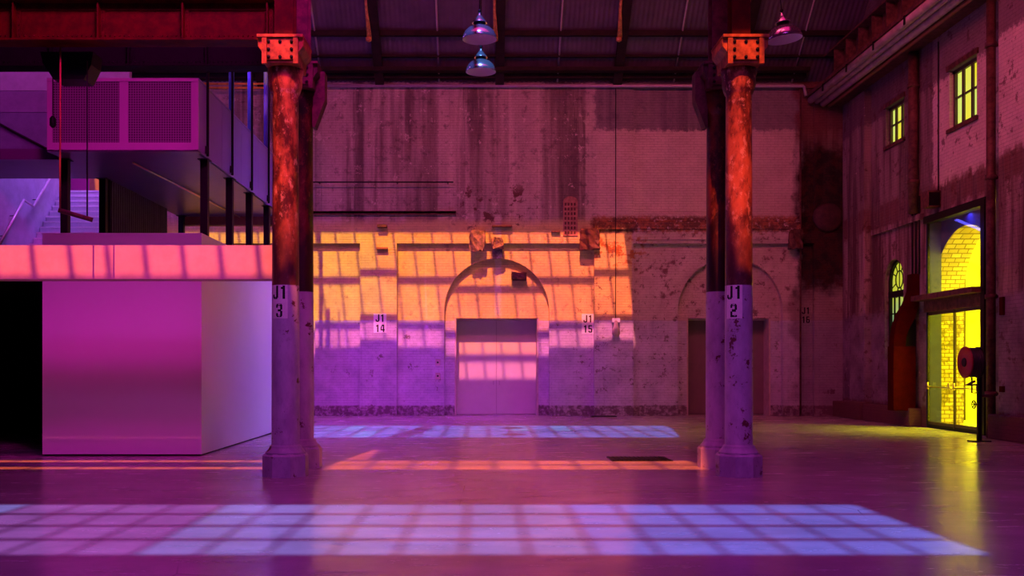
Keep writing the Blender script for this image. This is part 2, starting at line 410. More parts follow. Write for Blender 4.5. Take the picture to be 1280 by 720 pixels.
# doors in arches
for n, (a, b, c) in enumerate(bays):
    if n == 0: continue
    d = empty('door_%d' % n, (c, Y3, 0), kind='structure')
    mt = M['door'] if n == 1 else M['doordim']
    for s in (-1, 1):
        mm = MB(); x0, x1 = sorted((c+s*.012, c+s*(WD-.05))); mm.box(x0, x1, Y3, Y3+.06, .015, ZD-.05, .004)
        lf = mm.build('door_leaf', mt, d)
        if n == 1:
            mm = MB(); mm.box(c+s*.10-.014, c+s*.10+.014, Y3-.05, Y3-.0, 1.0, 1.14, .003); mm.build('door_handle', M['conduit'], lf)
    mm = MB(); mm.box(c-WD, c-WD+.05, Y2+.02, Y3+.1, 0, ZD); mm.box(c+WD-.05, c+WD, Y2+.02, Y3+.1, 0, ZD); mm.box(c-WD+.05, c+WD-.05, Y2+.3, Y3+.1, ZD-.05, ZD-.001)
    mm.build('door_frame', M['frame'], d)
    mm = MB(); mm.box(c-.013, c+.013, Y3-.012, Y3, .02, ZD-.06); mm.build('meeting_strip', M['conduit'], d)

# ledges, corbels, rods on the back wall
def simple_thing(name, mb, mat, label, cat, group=None, origin=(0,0,0)):
    return tag(mb.build(name, mat, None, origin), label, cat, group)
m = MB(); m.tube([(bx(386), YB-.26, bz(229.5)), (bx(567), YB-.26, bz(229.5))], .022, 8)
for u in (400, 497, 560): m.box(bx(u)-.015, bx(u)+.015, YB-.27, YB, bz(229.5)-.02, bz(229.5)+.02)
simple_thing('wall_rail', m, M['darksteel'], 'thin dark steel rod fixed high on the back wall, upper of the two rails', 'rail', origin=(bx(476), YB, bz(230)))
m = MB(); m.box(bx(386), bx(570), YB-.10, YB, bz(267.5), bz(264.5), .006); m.box(bx(386), bx(570), YB-.10, YB-.08, bz(269), bz(264.5))
simple_thing('wall_rail', m, M['brownsteel'], 'rusty angle iron ledge fixed along the back wall, lower of the two rails', 'rail', origin=(bx(476), YB, bz(266)))
# crumbling masonry corbels
def rough_block(x0, x1, y0, y1, z0, z1, amp=.05, seed=1):
    rr = random.Random(seed); mm = MB(); bm = mm.bm
    bmesh.ops.create_cube(bm, size=1); bmesh.ops.subdivide_edges(bm, edges=bm.edges[:], cuts=3, use_grid_fill=True)
    for v in bm.verts:
        v.co.x = (x0+x1)/2 + v.co.x*(x1-x0); v.co.y = (y0+y1)/2 + v.co.y*(y1-y0); v.co.z = (z0+z1)/2 + v.co.z*(z1-z0)
        if v.co.y < y1-.01: v.co += Vector((rr.uniform(-1,1), rr.uniform(-.8,.8), rr.uniform(-1,1)))*amp
    return mm
for args, lab in ((((bx(588), bx(605), YB-.28, YB+.02, bz(314), bz(290)), 3), 'broken brick corbel left of the middle arch crown'),
                  (((bx(615), bx(628), YB-.22, YB+.02, bz(311), bz(299)), 5), 'small broken corbel right above the middle arch crown'),
                  (((bx(725), bx(748), YB-.22, YB+.02, bz(312), bz(288)), 8), 'large broken corbel end at right end of the ledge'),
                  (((bx(985), bx(1000), YB-.3, YB+.02, bz(311), bz(289)), 12), 'blackened corbel stub beside the soot stain')):
    mm = rough_block(*args[0], seed=args[1]); simple_thing('masonry_corbel', mm, M['crumbled'] if args[1] in (3, 5) else M['brownsteel'], lab, 'corbel', 'broken corbels on the back wall', origin=((args[0][0]+args[0][1])/2, YB, args[0][4]))
def wbox(u0, u1, v0, v1, d, mat, name, label, cat, y=YB, bev=.01, grp=None):
    mm = MB(); mm.box(bx(u0), bx(u1), y-d, y, bz(v1), bz(v0), bev); return simple_thing(name, mm, mat, label, cat, grp, (bx((u0+u1)/2), y, bz(v1)))
wbox(472, 484, 282, 285, .22, M['brownsteel'], 'wall_bracket', 'small rusty bracket on the wall pier above the left stencilled number', 'bracket')
wbox(471, 485, 309.5, 312, .16, M['orangeplate'], 'wall_bracket', 'flat orange-stained bracket low on the wall pier above the left stencilled number', 'bracket')
wbox(615, 640, 282.5, 284.5, .2, M['brownsteel'], 'wall_bracket', 'rusty iron shelf plate above the middle arch', 'bracket')
wbox(689, 700, 289, 291, .12, M['brownsteel'], 'wall_bracket', 'short iron plate left of the bricked air grille', 'bracket')
# box on arch infill
mm = rough_block(bx(640), bx(658), Y2-.36, Y2, bz(348), bz(340), .02, 4); mm.box(bx(641), bx(658), Y2-.3, Y2, bz(350), bz(346))
simple_thing('iron_bracket_box', mm, M['brownsteel'], 'dark rusty box bracket high inside the middle arch infill', 'bracket', origin=(bx(649), Y2, bz(350)))
# stub of pier above arch
mm = MB(); mm.box(bx(615.5), bx(628), Y1-.16, Y1, bz(323), bz(304)); simple_thing('keystone', mm, M['wallb'], 'plain masonry keystone over the middle arch', 'keystone', origin=(bx(621), Y1, bz(323)))
# corbel course on the right
mm = MB(); mm.box(bx(743), bx(1000), YB-.10, YB, bz(287), bz(278), .02); mm.box(bx(792), bx(995), YB-.05, YB, bz(300), bz(287), .01)
tag(mm.build('trim_1', M['wallb']), kind='structure')
# bricked air grille
g = empty('air_grille', (bx(713), YB, bz(295)), 'tall red terracotta air grille with arched head set in upper wall', 'grille')
mm = MB(); x0, x1, z0, z1 = bx(704), bx(722), bz(295), bz(252)
prof = [(x0,z0),(x1,z0),(x1,z1)] + [(bx(713)+(x1-x0)/2*math.cos(math.pi*k/10), z1+.17*math.sin(math.pi*k/10)) for k in range(1,10)] + [(x0,z1)]
mm.prism(prof, YB-.03, YB+.001); mm.build('panel', simple('terracotta', (.36,.16,.13), .75, 0, .3, 8), g)
mm = MB()
for r_ in range(7):
    for c_ in range(4):
        xa = x0+.04+c_*.1; za = z0+.06+r_*.155; mm.box(xa, xa+.065, YB-.038, YB-.029, za, za+.09)
mm.build('slots', M['brownsteel'], g)['kind'] = 'stuff'
# plates and switches, right wall text etc.
GLY = {'J': [(.36,.10,.56,1),(.10,.0,.48,.17),(.0,.08,.18,.34)],
       '1': [(.22,0,.42,1),(.08,.74,.22,.90)],
       '2': [(.06,.84,.50,1),(.38,.54,.56,.92),(.14,.40,.48,.60),(.0,.0,.18,.44),(.18,.0,.56,.16),(.0,.70,.17,.92)],
       '3': [(.06,.84,.50,1),(.38,.56,.56,.92),(.16,.42,.46,.58),(.38,.08,.56,.46),(.06,.0,.50,.16),(.0,.70,.17,.92),(.0,.08,.17,.30)],
       '4': [(.34,.0,.52,1),(.0,.22,.60,.38),(.0,.38,.15,.62),(.08,.58,.22,.82),(.18,.78,.36,1)],
       '5': [(.0,.84,.54,1),(.0,.48,.17,.84),(.0,.46,.48,.62),(.38,.08,.56,.54),(.06,.0,.50,.16),(.0,.08,.17,.26)],
       '6': [(.06,.84,.50,1),(.0,.08,.18,.92),(.18,.46,.48,.62),(.38,.08,.56,.54),(.06,.0,.50,.16)]}
def text_mesh(s_, size, sx=1.0, bold=0, space=1.0):
    bm = bmesh.new(); lines = s_.split('\n'); h = size*.72; gap = size*.26; tot = len(lines)*h + (len(lines)-1)*gap
    k = h*.92
    for li, ln in enumerate(lines):
        zb_ = tot/2 - (li+1)*h - li*gap; wd = len(ln)*.56*k + (len(ln)-1)*.16*k; x0 = -wd/2
        for ci, ch in enumerate(ln):
            for (a, b, c, d) in GLY[ch]:
                X0 = x0+ci*.72*k
                p = [bm.verts.new((X0+u*k, zb_+v*h, 0)) for u, v in ((a,b),(c,b),(c,d),(a,d))]; bm.faces.new(p)
    me = bpy.data.meshes.new('numerals'); bm.to_mesh(me); bm.free(); return me
def text_obj(name, s, size, loc, axis, mat, parent, sx=.62, cyl=None, bold=.03, space=.78):
    me = text_mesh(s, size, sx*1.18, bold*1.3, space)
    bm = bmesh.new(); bm.from_mesh(me)
    if cyl: bmesh.ops.subdivide_edges(bm, edges=[e for e in bm.edges if e.calc_length() > .02], cuts=2)
    pl = wloc(parent)
    for v in bm.verts:
        x, y = v.co.x, v.co.y
        if cyl:
            cx, cy, r, a0 = cyl; a = a0 + x/r
            p = Vector((cx + r*math.sin(a), cy - r*math.cos(a), loc[2]+y))
        else:
            p = Vector((loc[0]+x, loc[1], loc[2]+y)) if axis == 'Y' else Vector((loc[0], loc[1]-x, loc[2]+y))
        v.co = p - pl
    bm.to_mesh(me); bm.free(); me.materials.clear(); me.materials.append(mat)
    o = bpy.data.objects.new(name, me); COL.objects.link(o); o.parent = parent; return o
def number_plate(u0, u1, v0, v1, s, y, label, mat=M['whitepaint'], size=.30, plate=True):
    e = empty('number_panel', (bx((u0+u1)/2), y, bz(v1)), label, 'sign', None)
    if plate:
        mm = MB(); mm.box(bx(u0), bx(u1), y-.012, y, bz(v1), bz(v0)); mm.build('painted_patch', mat, e)
    text_obj('numerals', s, size, (bx((u0+u1)/2), y-.016, bz((v0+v1)/2)), 'Y', M['ink'], e)
number_plate(467, 483, 392, 416, 'J1\n14', YB, 'white painted patch stencilled J1 14 on the pier left of the arched doors', size=.34)
number_plate(728, 743, 392, 417, 'J1\n15', Y1, 'pale painted patch stencilled J1 15 right of the middle arch', size=.34)
number_plate(1000, 1014, 384, 404, 'J1\n16', YB, 'faint black stencil J1 16 beside the soot-stained corner', size=.30, plate=False)
for v0, lab in ((449, 'small pale switch box left of the arch, upper one'), (466, 'small pale switch box left of the arch, lower one')):
    e = empty('switch_box', (bx(547), Y1, bz(v0+8)), lab, 'switch', None)
    mm = MB(); mm.box(bx(544), bx(550), Y1-.07, Y1, bz(v0+8), bz(v0), .01); mm.build('housing', M['frame'], e)
    mm = MB(); mm.box(bx(546), bx(548), Y1-.085, Y1-.07, bz(v0+5), bz(v0+3)); mm.build('rocker', M['ink'], e)
# hanging cable with pull box
e = empty('hanging_switch', (bx(769), YB-.2, bz(422)), 'hanging cable with white junction box and pear switch against the wall', 'switch')
mm = MB(); mm.tube([(bx(769), YB-.12, bz(112)), (bx(769), YB-.12, bz(398))], .014, 6); mm.build('cable', M['darksteel'], e)
mm = MB(); mm.box(bx(764.5), bx(774), YB-.2, YB-.04, bz(403), bz(398), .01); mm.build('junction_box', M['whitepaint'], e)
mm = MB(); mm.lathe([(.03,.52),(.06,.48),(.07,.36),(.13,.2),(.14,.1),(.08,.0)], (bx(769), YB-.2, bz(421)), 14); mm.build('pear_switch', M['frame'], e)
# conduit on top of wall
mm = MB(); mm.tube([(-5.6, YB-.12, bz(108.5)), (bx(1002), YB-.12, bz(108.5)), (bx(1004), YB-.12, bz(110)), (bx(1006), YB-.12, bz(121))], .055, 10)
simple_thing('eaves_pipe', mm, M['conduit'], 'long pale pipe running along the top of the back wall', 'pipe', origin=(0, YB, bz(108)))
# corner duct stub (dull red round patch) 
mm = MB(); mm.lathe([(.48,0),(.47,.1),(.4,.15),(.16,.18)], (0,0,0), 28)
for v in mm.bm.verts: v.co = Vector((bx(1034)+v.co.x, YB+.0-v.co.z, bz(272)+v.co.y))
simple_thing('blanked_duct', mm, simple('dull_red_plate', (.05,.013,.016), .7, 0, .4, 5), 'dull red round blanking plate in the sooty corner', 'duct', origin=(bx(1037), YB, bz(272)))
# conduit with clips right corner
mm = MB(); mm.tube([(bx(1000), YB-.05, 0.02), (bx(1000), YB-.05, bz(112))], .03, 8)
simple_thing('wall_conduit', mm, M['brownsteel'], 'dark conduit rising up the back wall beside the soot stain', 'pipe', origin=(bx(1000), YB, 0))

# ------------------------------------------------------------------ right wall
XR = 11.8; XM = 12.2; XE = 13.0
D0, D1_, DZ = 23.40, 26.46, 5.47
ACY, AR = 25.15, 1.73
wins = [(27.85, 29.1, 8.03, 9.15), (23.76, 25.15, 7.6, 9.07)]
AW = (27.9, 29.2)     # arched window
AWC = (AW[0]+AW[1])/2; AWR = (AW[1]-AW[0])/2; AWS = 4.05; AW0 = 1.81
m = MB()
def rectx(x, y0, y1, z0, z1):
    if y1 > y0 and z1 > z0: m.quad([(x,y0,z0),(x,y1,z0),(x,y1,z1),(x,y0,z1)])
def rev(x0, x1, y0, y1, z0, z1):
    m.quad([(x0,y0,z0),(x1,y0,z0),(x1,y0,z1),(x0,y0,z1)]); m.quad([(x0,y1,z0),(x1,y1,z0),(x1,y1,z1),(x0,y1,z1)])
    m.quad([(x0,y0,z1),(x1,y0,z1),(x1,y1,z1),(x0,y1,z1)]); m.quad([(x0,y0,z0),(x1,y0,z0),(x1,y1,z0),(x0,y1,z0)])
ZR = 14
# columns of strips along Y
rectx(XR, -14, D0, 0, ZR) if False else None
rectx(XR, -14, 23.40, 0, ZR)
rectx(XR, 23.40, 23.76, DZ, ZR); rectx(XR, 23.76, 25.15, DZ, 7.6); rectx(XR, 23.76, 25.15, 9.07, ZR); rectx(XR, 25.15, 26.46, DZ, ZR)
rectx(XR, 26.46, 27.85, 0, ZR)
rectx(XR, 27.85, 27.9, 0, 8.03); rectx(XR, 27.85, 29.1, 9.15, ZR)
rectx(XR, 27.9, 29.1, 5.0, 8.03); rectx(XR, 29.1, 29.2, 5.0, ZR)
rectx(XR, 27.9, 29.2, 0, AW0); rectx(XR, 29.2, 34, 0, ZR)
arc = [(AWC - AWR*math.cos(math.pi*i/20), AWS + AWR*math.sin(math.pi*i/20)) for i in range(21)]
for (ya, za), (yb, zb) in zip(arc, arc[1:]):
    m.quad([(XR,ya,za),(XR,yb,zb),(XR,yb,5.0),(XR,ya,5.0)]); m.quad([(XR,ya,za),(XR,yb,zb),(XR+.3,yb,zb),(XR+.3,ya,za)])
for y in AW: m.quad([(XR,y,AW0),(XR+.3,y,AW0),(XR+.3,y,AWS),(XR,y,AWS)])
m.quad([(XR,AW[0],AW0),(XR+.3,AW[0],AW0),(XR+.3,AW[1],AW0),(XR,AW[1],AW0)])
for (a, b, c, d) in wins: rev(XR, XR+.3, a, b, c, d)
tag(m.build('wall_right', M['wallr']), kind='structure')
# inner arch wall behind the glass door
m = MB()
m.quad([(XR,D0,DZ),(XM,D0,DZ),(XM,D1_,DZ),(XR,D1_,DZ)])
m.quad([(XR,D0,0),(XM,D0,0),(XM,D0,DZ),(XR,D0,DZ)]); m.quad([(XR,D1_,0),(XM,D1_,0),(XM,D1_,DZ),(XR,D1_,DZ)])
for x in (XM, XE):
    rectx(x, 20.5, ACY-AR, 0, 6.5); rectx(x, ACY+AR, 31, 0, 6.5)
    arc = [(ACY - AR*math.cos(math.pi*i/NA), ZS + AR*math.sin(math.pi*i/NA)) for i in range(NA+1)]
    for (ya, za), (yb, zb) in zip(arc, arc[1:]): m.quad([(x,ya,za),(x,yb,zb),(x,yb,6.5),(x,ya,6.5)])
tag(m.build('wall_porch', M['violetbluelit']), kind='structure')  # blue-lit porch, with that light painted into its colour
m = MB()
for (ya, za), (yb, zb) in zip(arc, arc[1:]): m.quad([(XM,ya,za),(XM,yb,zb) if False else (XM,yb,zb),(XE,yb,zb),(XE,ya,za)])
for y in (ACY-AR, ACY+AR): m.quad([(XM,y,0),(XE,y,0),(XE,y,ZS),(XM,y,ZS)])
tag(m.build('trim_2', M['brick']), kind='structure')
# annex room
m = MB()
m.quad([(XE,31,0),(18,31,0),(18,31,6.5),(XE,31,6.5)]); m.quad([(XE,20.5,0),(18,20.5,0),(18,20.5,6.5),(XE,20.5,6.5)])
m.quad([(18,20.5,0),(18,31,0),(18,31,6.5),(18,20.5,6.5)]); m.quad([(XM,20.5,6.5),(18,20.5,6.5),(18,31,6.5),(XM,31,6.5)])
m.quad([(XR,20.5,6.5),(XM,20.5,6.5),(XM,31,6.5),(XR,31,6.5)]); 
tag(m.build('wall_annex', M['cream']), kind='structure')
m = MB(); m.box(12.9, 18, 20.5, 31, -.3, 0.0); tag(m.build('floor_annex', M['cream']), kind='structure')
mm = MB(); mm.box(13.3, 17.6, 30.2, 31, 3.85, 4.25, .03); mm.box(13.3, 17.6, 30.4, 31, 3.3, 3.5, .02)
simple_thing('ledge_shelf', mm, M['cream'], 'bright yellow-lit horizontal ledge seen inside through the porch arch', 'ledge', origin=(15, 31, 3.3))
mm = MB(); mm.tube([(14.5, 30.0, 0), (14.5, 30.0, 6.4)], .06, 10); simple_thing('inner_pipe', mm, M['glassframe'], 'thin dark upright pipe inside the yellow-lit annex', 'pipe', origin=(14.5, 30, 0))
# spot lamp inside arch
e = empty('arch_spotlight', (12.6, 24.6, 4.7), 'small bright spotlight under the porch arch', 'lamp')
mm = MB(); mm.tube([(12.6,24.6,4.98),(12.6,24.6,4.75)], .02, 8); mm.build('stem', M['darksteel'], e)
mm = MB(); mm.lathe([(.05,.16),(.08,.12),(.10,0),(.09,0)], (12.6,24.6,4.6), 16); mm.build('shade', M['brass'], e)

# glass door set
dd = empty('door_3', (XR-.02, (D0+D1_)/2, 0), kind='structure')
XF = XR+.03
mm = MB(); mm.box(XF-.06, XF+.05, D0-.0, D0+.12, 0, DZ); mm.box(XF-.02, XF+.04, D1_-.05, D1_, 0, DZ); mm.box(XF-.09, XF+.1, D0-.14, D1_+.06, DZ-.06, DZ+.12)
mm.box(XF, XF+.04, D0+.12, D1_-.05, 0, .09)
mm.box(XF-.12, XF+.1, D0-.16, D0+.02, 0, DZ+.05)
mm.build('door_frame', M['darksteel'], dd)
mm = MB(); mm.box(XF-.34, XF+.1, D0-.02, D1_+.25, 3.36, 3.50, .01); mm.box(XF-.1, XF+.06, D0, D1_+.0, 3.05, 3.36)
mm.build('transom', M['brownsteel'], dd)
YM = 24.95
for (a, b) in ((D0+.12, YM-.01), (YM+.01, D1_-.06)):
    mm = MB(); mm.box(XF, XF+.02, a, b, .09, 3.04); lf = mm.build('door_leaf', M['clear'], dd)
    mm = MB(); yk = a+.12 if a > 24.5 else b-.12
    mm.box(XF-.004, XF+.024, a, b, .09, .17); mm.box(XF-.004, XF+.024, a, b, 2.97, 3.05); mm.build('leaf_rail', M['glassframe'], lf)
    mm = MB(); mm.tube([(XF-.09, a+.12, 1.08), (XF-.09, b-.12, 1.08)], .018, 8)
    for y in (a+.12, b-.12): mm.tube([(XF-.09, y, 1.08), (XF, y, 1.08)], .025, 8); mm.tube([(XF-.08, y, 1.02), (XF-.08, y, 1.20)], .028, 8)
    mm.build('push_bar', M['brass'], lf)
mm = MB(); mm.box(XF, XF+.02, D0+.12, D1_-.06, 3.51, DZ-.07); mm.build('fanlight_pane', M['clear'], dd)
mm = MB(); mm.box(XF-.02, XF+.04, YM-.02, YM+.02, .05, 3.1); mm.build('meeting_stile', M['glassframe'], dd)
# upper windows
for n, (a, b, c, d) in enumerate(wins):
    w = empty('window_%d' % (n+1), (XR+.15, (a+b)/2, c), kind='structure')
    mm = MB(); x0, x1 = XR+.10, XR+.17; t_ = .09
    mm.box(x0, x1, a, a+t_, c, d); mm.box(x0, x1, b-t_, b, c, d); mm.box(x0, x1, a, b, c, c+t_); mm.box(x0, x1, a, b, d-t_, d)
    mm.build('window_frame', M['glassframe'], w)
    mm = MB(); 
    for k in (1, 2): y = a+(b-a)*k/3; mm.box(x0+.01, x1-.01, y-.045, y+.045, c+t_, d-t_)
    z = c+(d-c)*.52; mm.box(x0+.01, x1-.01, a+t_, b-t_, z-.022, z+.022); mm.build('glazing_bars', M['glassframe'], w)
    mm = MB(); mm.box(XR+.18, XR+.20, a, b, c, d); mm.build('pane', M['litpane'], w)
    mm = MB(); mm.box(XR-.06, XR+.12, a-.08, b+.08, c-.1, c, .01); mm.build('window_sill', M['brownsteel'], w)
    mm = MB(); mm.box(XR-.05, XR+.0, a-.1, b+.1, d, d+.14, .01); mm.build('window_head', M['brownsteel'], w)
# arched window
w = empty('window_3', (XR+.15, AWC, AW0), kind='structure')
def archpts(r, n=20): return [(AWC - r*math.cos(math.pi*i/n), AWS + r*math.sin(math.pi*i/n)) for i in range(n+1)]
mm = MB(); mm.prism([(AW[0], AW0)] + archpts(AWR) + [(AW[1], AW0)], XR+.22, XR+.24, 'X'); mm.build('pane', M['litarch'], w)
mm = MB(); o_ = archpts(AWR); i_ = archpts(AWR-.08)
for k in range(20):
    mm.prism([o_[k], o_[k+1], i_[k+1], i_[k]], XR+.12, XR+.2, 'X')
mm.box(XR+.12, XR+.2, AW[0], AW[0]+.12, AW0, AWS); mm.box(XR+.12, XR+.2, AW[1]-.08, AW[1], AW0, AWS); mm.box(XR+.12, XR+.2, AW[0], AW[1], AW0, AW0+.1)
mm.box(XR+.11, XR+.2, AW[0], AW[1], 3.62, 3.80); mm.build('window_frame', M['darksteel'], w)
mm = MB()
for k in (1,2,3): y = AW[0]+(AW[1]-AW[0])*k/4; mm.box(XR+.14, XR+.18, y-.022, y+.022, AW0, 3.62)
for z in (2.25, 2.7, 3.15): mm.box(XR+.14, XR+.18, AW[0], AW[1], z-.018, z+.018)
cz = 4.12
for k in range(16):
    a, b = 2*math.pi*k/16, 2*math.pi*(k+1)/16; mm.tube([(XR+.16, AWC+.25*math.cos(a), cz+.25*math.sin(a)), (XR+.16, AWC+.25*math.cos(b), cz+.25*math.sin(b))], .018, 6)
for a in (25, 60, 90, 120, 155, 205, 335, 250, 290): 
    ra = math.radians(a); mm.tube([(XR+.16, AWC+.25*math.cos(ra), cz+.25*math.sin(ra)), (XR+.16, AWC+.58*math.cos(ra), cz+.55*math.sin(ra))], .016, 6)
mm.tube([(XR+.16, AWC, cz-.25), (XR+.16, AWC, cz+.25)], .014, 6)
mm.build('glazing_bars', M['darksteel'], w)

# pilasters and plinth on right wall
def pil(n, y0, y1, d=.3, z1=10, top=None):
    mm = MB(); mm.box(XR-d, XR+.01, y0, y1, 0, z1, .02); mm.box(XR-d-.18, XR+.01, y0-.12, y1+.12, 0, .55, .04)
    tag(mm.build('trim_%d' % n, M['wallr']), kind='structure')
pil(3, 30.2, 31.4, .22); pil(4, 20.9, 22.2, .3)
mm = MB(); mm.box(XR-.34, XR+.01, 26.75, 30.0, 0, .5, .03); mm.box(XR-.34, XR+.01, 31.6, YB, 0, .5, .03); tag(mm.build('baseboard_right', M['wallr']), kind='structure')
mm = MB(); mm.box(XR-.10, XR+.01, 26.6, 30.0, 5.55, 5.72, .02); tag(mm.build('trim_5', M['wallr']), kind='structure')
# downpipes
def downpipe(x, y, z0, z1, r, label, zs=()):
    e = empty('downpipe', (x, y, z0), label, 'pipe')
    mm = MB(); mm.tube([(x,y,z0),(x,y,z1)], r, 12); mm.build('pipe', M['brownsteel'], e)
    for z in zs:
        mm = MB(); mm.tube([(x,y,z-.05),(x,y,z+.05)], r+.03, 12); mm.box(x, XR, y-.03, y+.03, z-.03, z+.03); mm.build('collar', M['brownsteel'], e)
downpipe(XR-.28, 22.55, .0, 10.1, .10, 'thick dark downpipe right of the glass door', (1.0, 3.2, 5.9, 8.9))
downpipe(XR-.16, 26.9, 5.75, 10.1, .13, 'dark downpipe between the two upper lit windows', (6.6, 9.2))
for dy, lab in ((0, 'thin conduit above the red guard, nearest the glass door'), (.22, 'thin conduit above the red guard, middle one'), (.44, 'thin conduit above the red guard, farthest from the door')):
    mm = MB(); mm.tube([(XR-.06, 26.75+dy, 4.1), (XR-.06, 26.75+dy, 6.2)], .022, 8); simple_thing('wall_conduit', mm, M['darksteel'], lab, 'pipe', 'conduits above the red guard', origin=(XR-.06, 26.75+dy, 4.1))
mm = MB(); mm.tube([(XR-.03, 25.7, 6.15), (XR-.03, 25.7, 10)], .015, 6); simple_thing('wall_cable', mm, M['darksteel'], 'thin cable running down to the box above the glass door', 'cable', origin=(XR-.03, 25.7, 6.15))
e = empty('wall_speaker', (XR, 25.9, 5.8), 'small square box fixture on the wall above the glass door', 'speaker')
mm = MB(); mm.box(XR-.34, XR, 25.6, 25.95, 5.72, 6.15, .02); mm.build('housing', M['brownsteel'], e)
mm = MB(); mm.box(XR-.32, XR-.04, 25.585, 25.6, 5.76, 6.1); mm.build('front_grille', M['darksteel'], e)

# red curved guard
e = empty('belt_guard', (11.4, 27.0, .4), 'red sheet-metal belt guard curving down from wall beside arched window', 'guard')
def gx(u): return (u-PX)*27.0/F
def gz(v): return EYE+(PY-v)*27.0/F
outer = [(1137,343),(1137,352),(1136,364),(1130,380),(1122,393),(1117,407),(1115,420),(1114,434)]
inner = [(1129,434),(1130,422),(1134,410),(1141,398),(1145,384),(1146.5,368),(1146.5,343)]
mm = MB(); P = [(gx(u), gz(v)) for u, v in outer+inner]
bmf = mm.prism(P, 26.85, 27.15); bmesh.ops.triangulate(mm.bm, faces=[f for f in mm.bm.faces if len(f.verts) > 4]); mm.build('curved_duct', M['redguard'], e)
mm = MB(); mm.box(gx(1113), gx(1141), 26.8, 27.2, gz(513), gz(433), .02); mm.build('lower_casing', M['redguard'], e)
mm = MB(); mm.box(gx(1131), gx(1145), 27.0, 27.3, gz(436), gz(399), .02); mm.build('motor_box', M['darksteel'], e)
mm = MB(); mm.box(gx(1133), gx(1141), 26.9, 27.1, 0, gz(513)+.01, .01); mm.build('foot', M['darksteel'], e)

# fire hose reel
HX, HY = 10.68, 21.4
e = empty('fire_hose_reel', (HX, HY, 0), 'dark red fire hose reel on a steel post beside the glass door', 'hose reel')
hx = lambda u: (u-PX)*HY/F
hz = lambda v: EYE+(PY-v)*HY/F
mm = MB(); mm.box(HX-.04, HX+.04, HY-.04, HY+.04, 0, hz(445), .006); mm.build('post', M['darksteel'], e)
mm = MB(); mm.box(HX-.2, HX+.2, HY-.13, HY+.13, 0, .025, .004); mm.build('base_plate', M['darksteel'], e)
cz = hz(453); cy = HY-.08
def xl(prof, n=36):
    mm = MB(); mm.lathe(prof, (0,0,0), n)
    for v in mm.bm.verts: v.co = Vector((HX + v.co.z, cy+v.co.x, cz+v.co.y))
    return mm
xl([(.10,-.36),(.325,-.36),(.345,-.345),(.345,-.33),(.10,-.33)]).build('front_disc', M['reel'], e)
xl([(.10,-.08),(.335,-.08),(.335,-.065),(.10,-.065)]).build('rear_disc', M['darksteel'], e)
mm = MB()
for k in range(6):
    for rr_ in (.30, .26):
        xk = -.31 + k*.042; pts = [(HX+xk, cy+rr_*math.cos(2*math.pi*j/28), cz+rr_*math.sin(2*math.pi*j/28)) for j in range(29)]; mm.tube(pts, .021, 8)
mm.build('hose', M['hose'], e)
xl([(.09,-.38),(.10,-.36),(.10,-.02),(.05,0)], 20).build('hub', M['darksteel'], e)
xl([(.0,-.372),(.055,-.372),(.055,-.36)], 20).build('hub_badge', M['violetbluelit'], e) if False else None
mm = MB(); mm.tube([(HX-.02, HY, 1.05), (HX-.16, HY, 1.05), (HX-.16, HY, 1.42)], .02, 8); mm.tube([(HX-.02, HY, .98),(HX+.3, HY, .98)], .03, 8); mm.tube([(HX-.28,HY,1.22),(HX-.02,HY,1.22)], .018, 8); mm.build('pipework', M['brownsteel'], e)
mm = MB(); pts = [(HX-.02, HY-.1+0*j, 0) for j in range(1)]
ring = [(HX-.14, HY-.05+.085*math.cos(2*math.pi*j/20), .80+.085*math.sin(2*math.pi*j/20)) for j in range(21)]; mm.tube(ring, .012, 8)
for a in (0, 60, 120): ra = math.radians(a); mm.tube([(HX-.14, HY-.05-.085*math.cos(ra), .80-.085*math.sin(ra)), (HX-.14, HY-.05+.085*math.cos(ra), .80+.085*math.sin(ra))], .008, 6)
mm.tube([(HX-.14, HY-.05, .80), (HX, HY-.02, .80)], .02, 8); mm.build('valve_wheel', M['darksteel'], e)
mm = MB(); mm.tube([(HX-.34, HY-.02, 1.2), (HX-.2, HY-.02, 1.26), (HX-.1, HY-.02, 1.3)], [.012,.022,.03], 8); mm.build('nozzle', M['brass'], e)
# small red fixtures on right pier
for z, lab in ((1.05, 'small red fire point button low on the pier right of the glass door'), (2.75, 'small red fire point strip high on the pier right of the glass door')):
    h = .13 if z < 2 else .4
    mm = MB(); mm.box(XR-.36, XR-.30, 21.9, 22.05, z, z+h, .01); simple_thing('fire_call_point', mm, M['redguard'], lab, 'alarm', origin=(XR-.3, 22, z))

# gutter stack
e = empty('box_gutter', (10.9, 24, 10.2), 'long pale gutter pipes running along the right wall top', 'gutter')
def gl(x, z, r, name, mat=M['gutter'], y0=18, y1=YB-.1):
    mm = MB(); mm.tube([(x,y0,z),(x,y1,z)], r, 14); mm.build(name, mat, e)
gl(10.72, 10.32, .11, 'gutter_pipe'); gl(10.92, 10.26, .07, 'gutter_pipe'); gl(11.12, 10.2, .10, 'gutter_pipe'); gl(11.32, 10.13, .055, 'gutter_pipe', M['orangeplate'])
mm = MB(); mm.box(10.6, 11.8, 18, YB, 10.42, 10.52); mm.box(11.35, 11.8, 18, YB, 10.15, 10.42); mm.build('gutter_board', M['brownsteel'], e)
for y in range(19, 33, 2): mm = MB(); mm.box(10.58, 11.4, y-.03, y+.03, 10.40, 10.425); mm.box(10.58, 10.61, y-.03, y+.03, 10.2, 10.42); mm.build('hanger_strap', M['darksteel'], e)
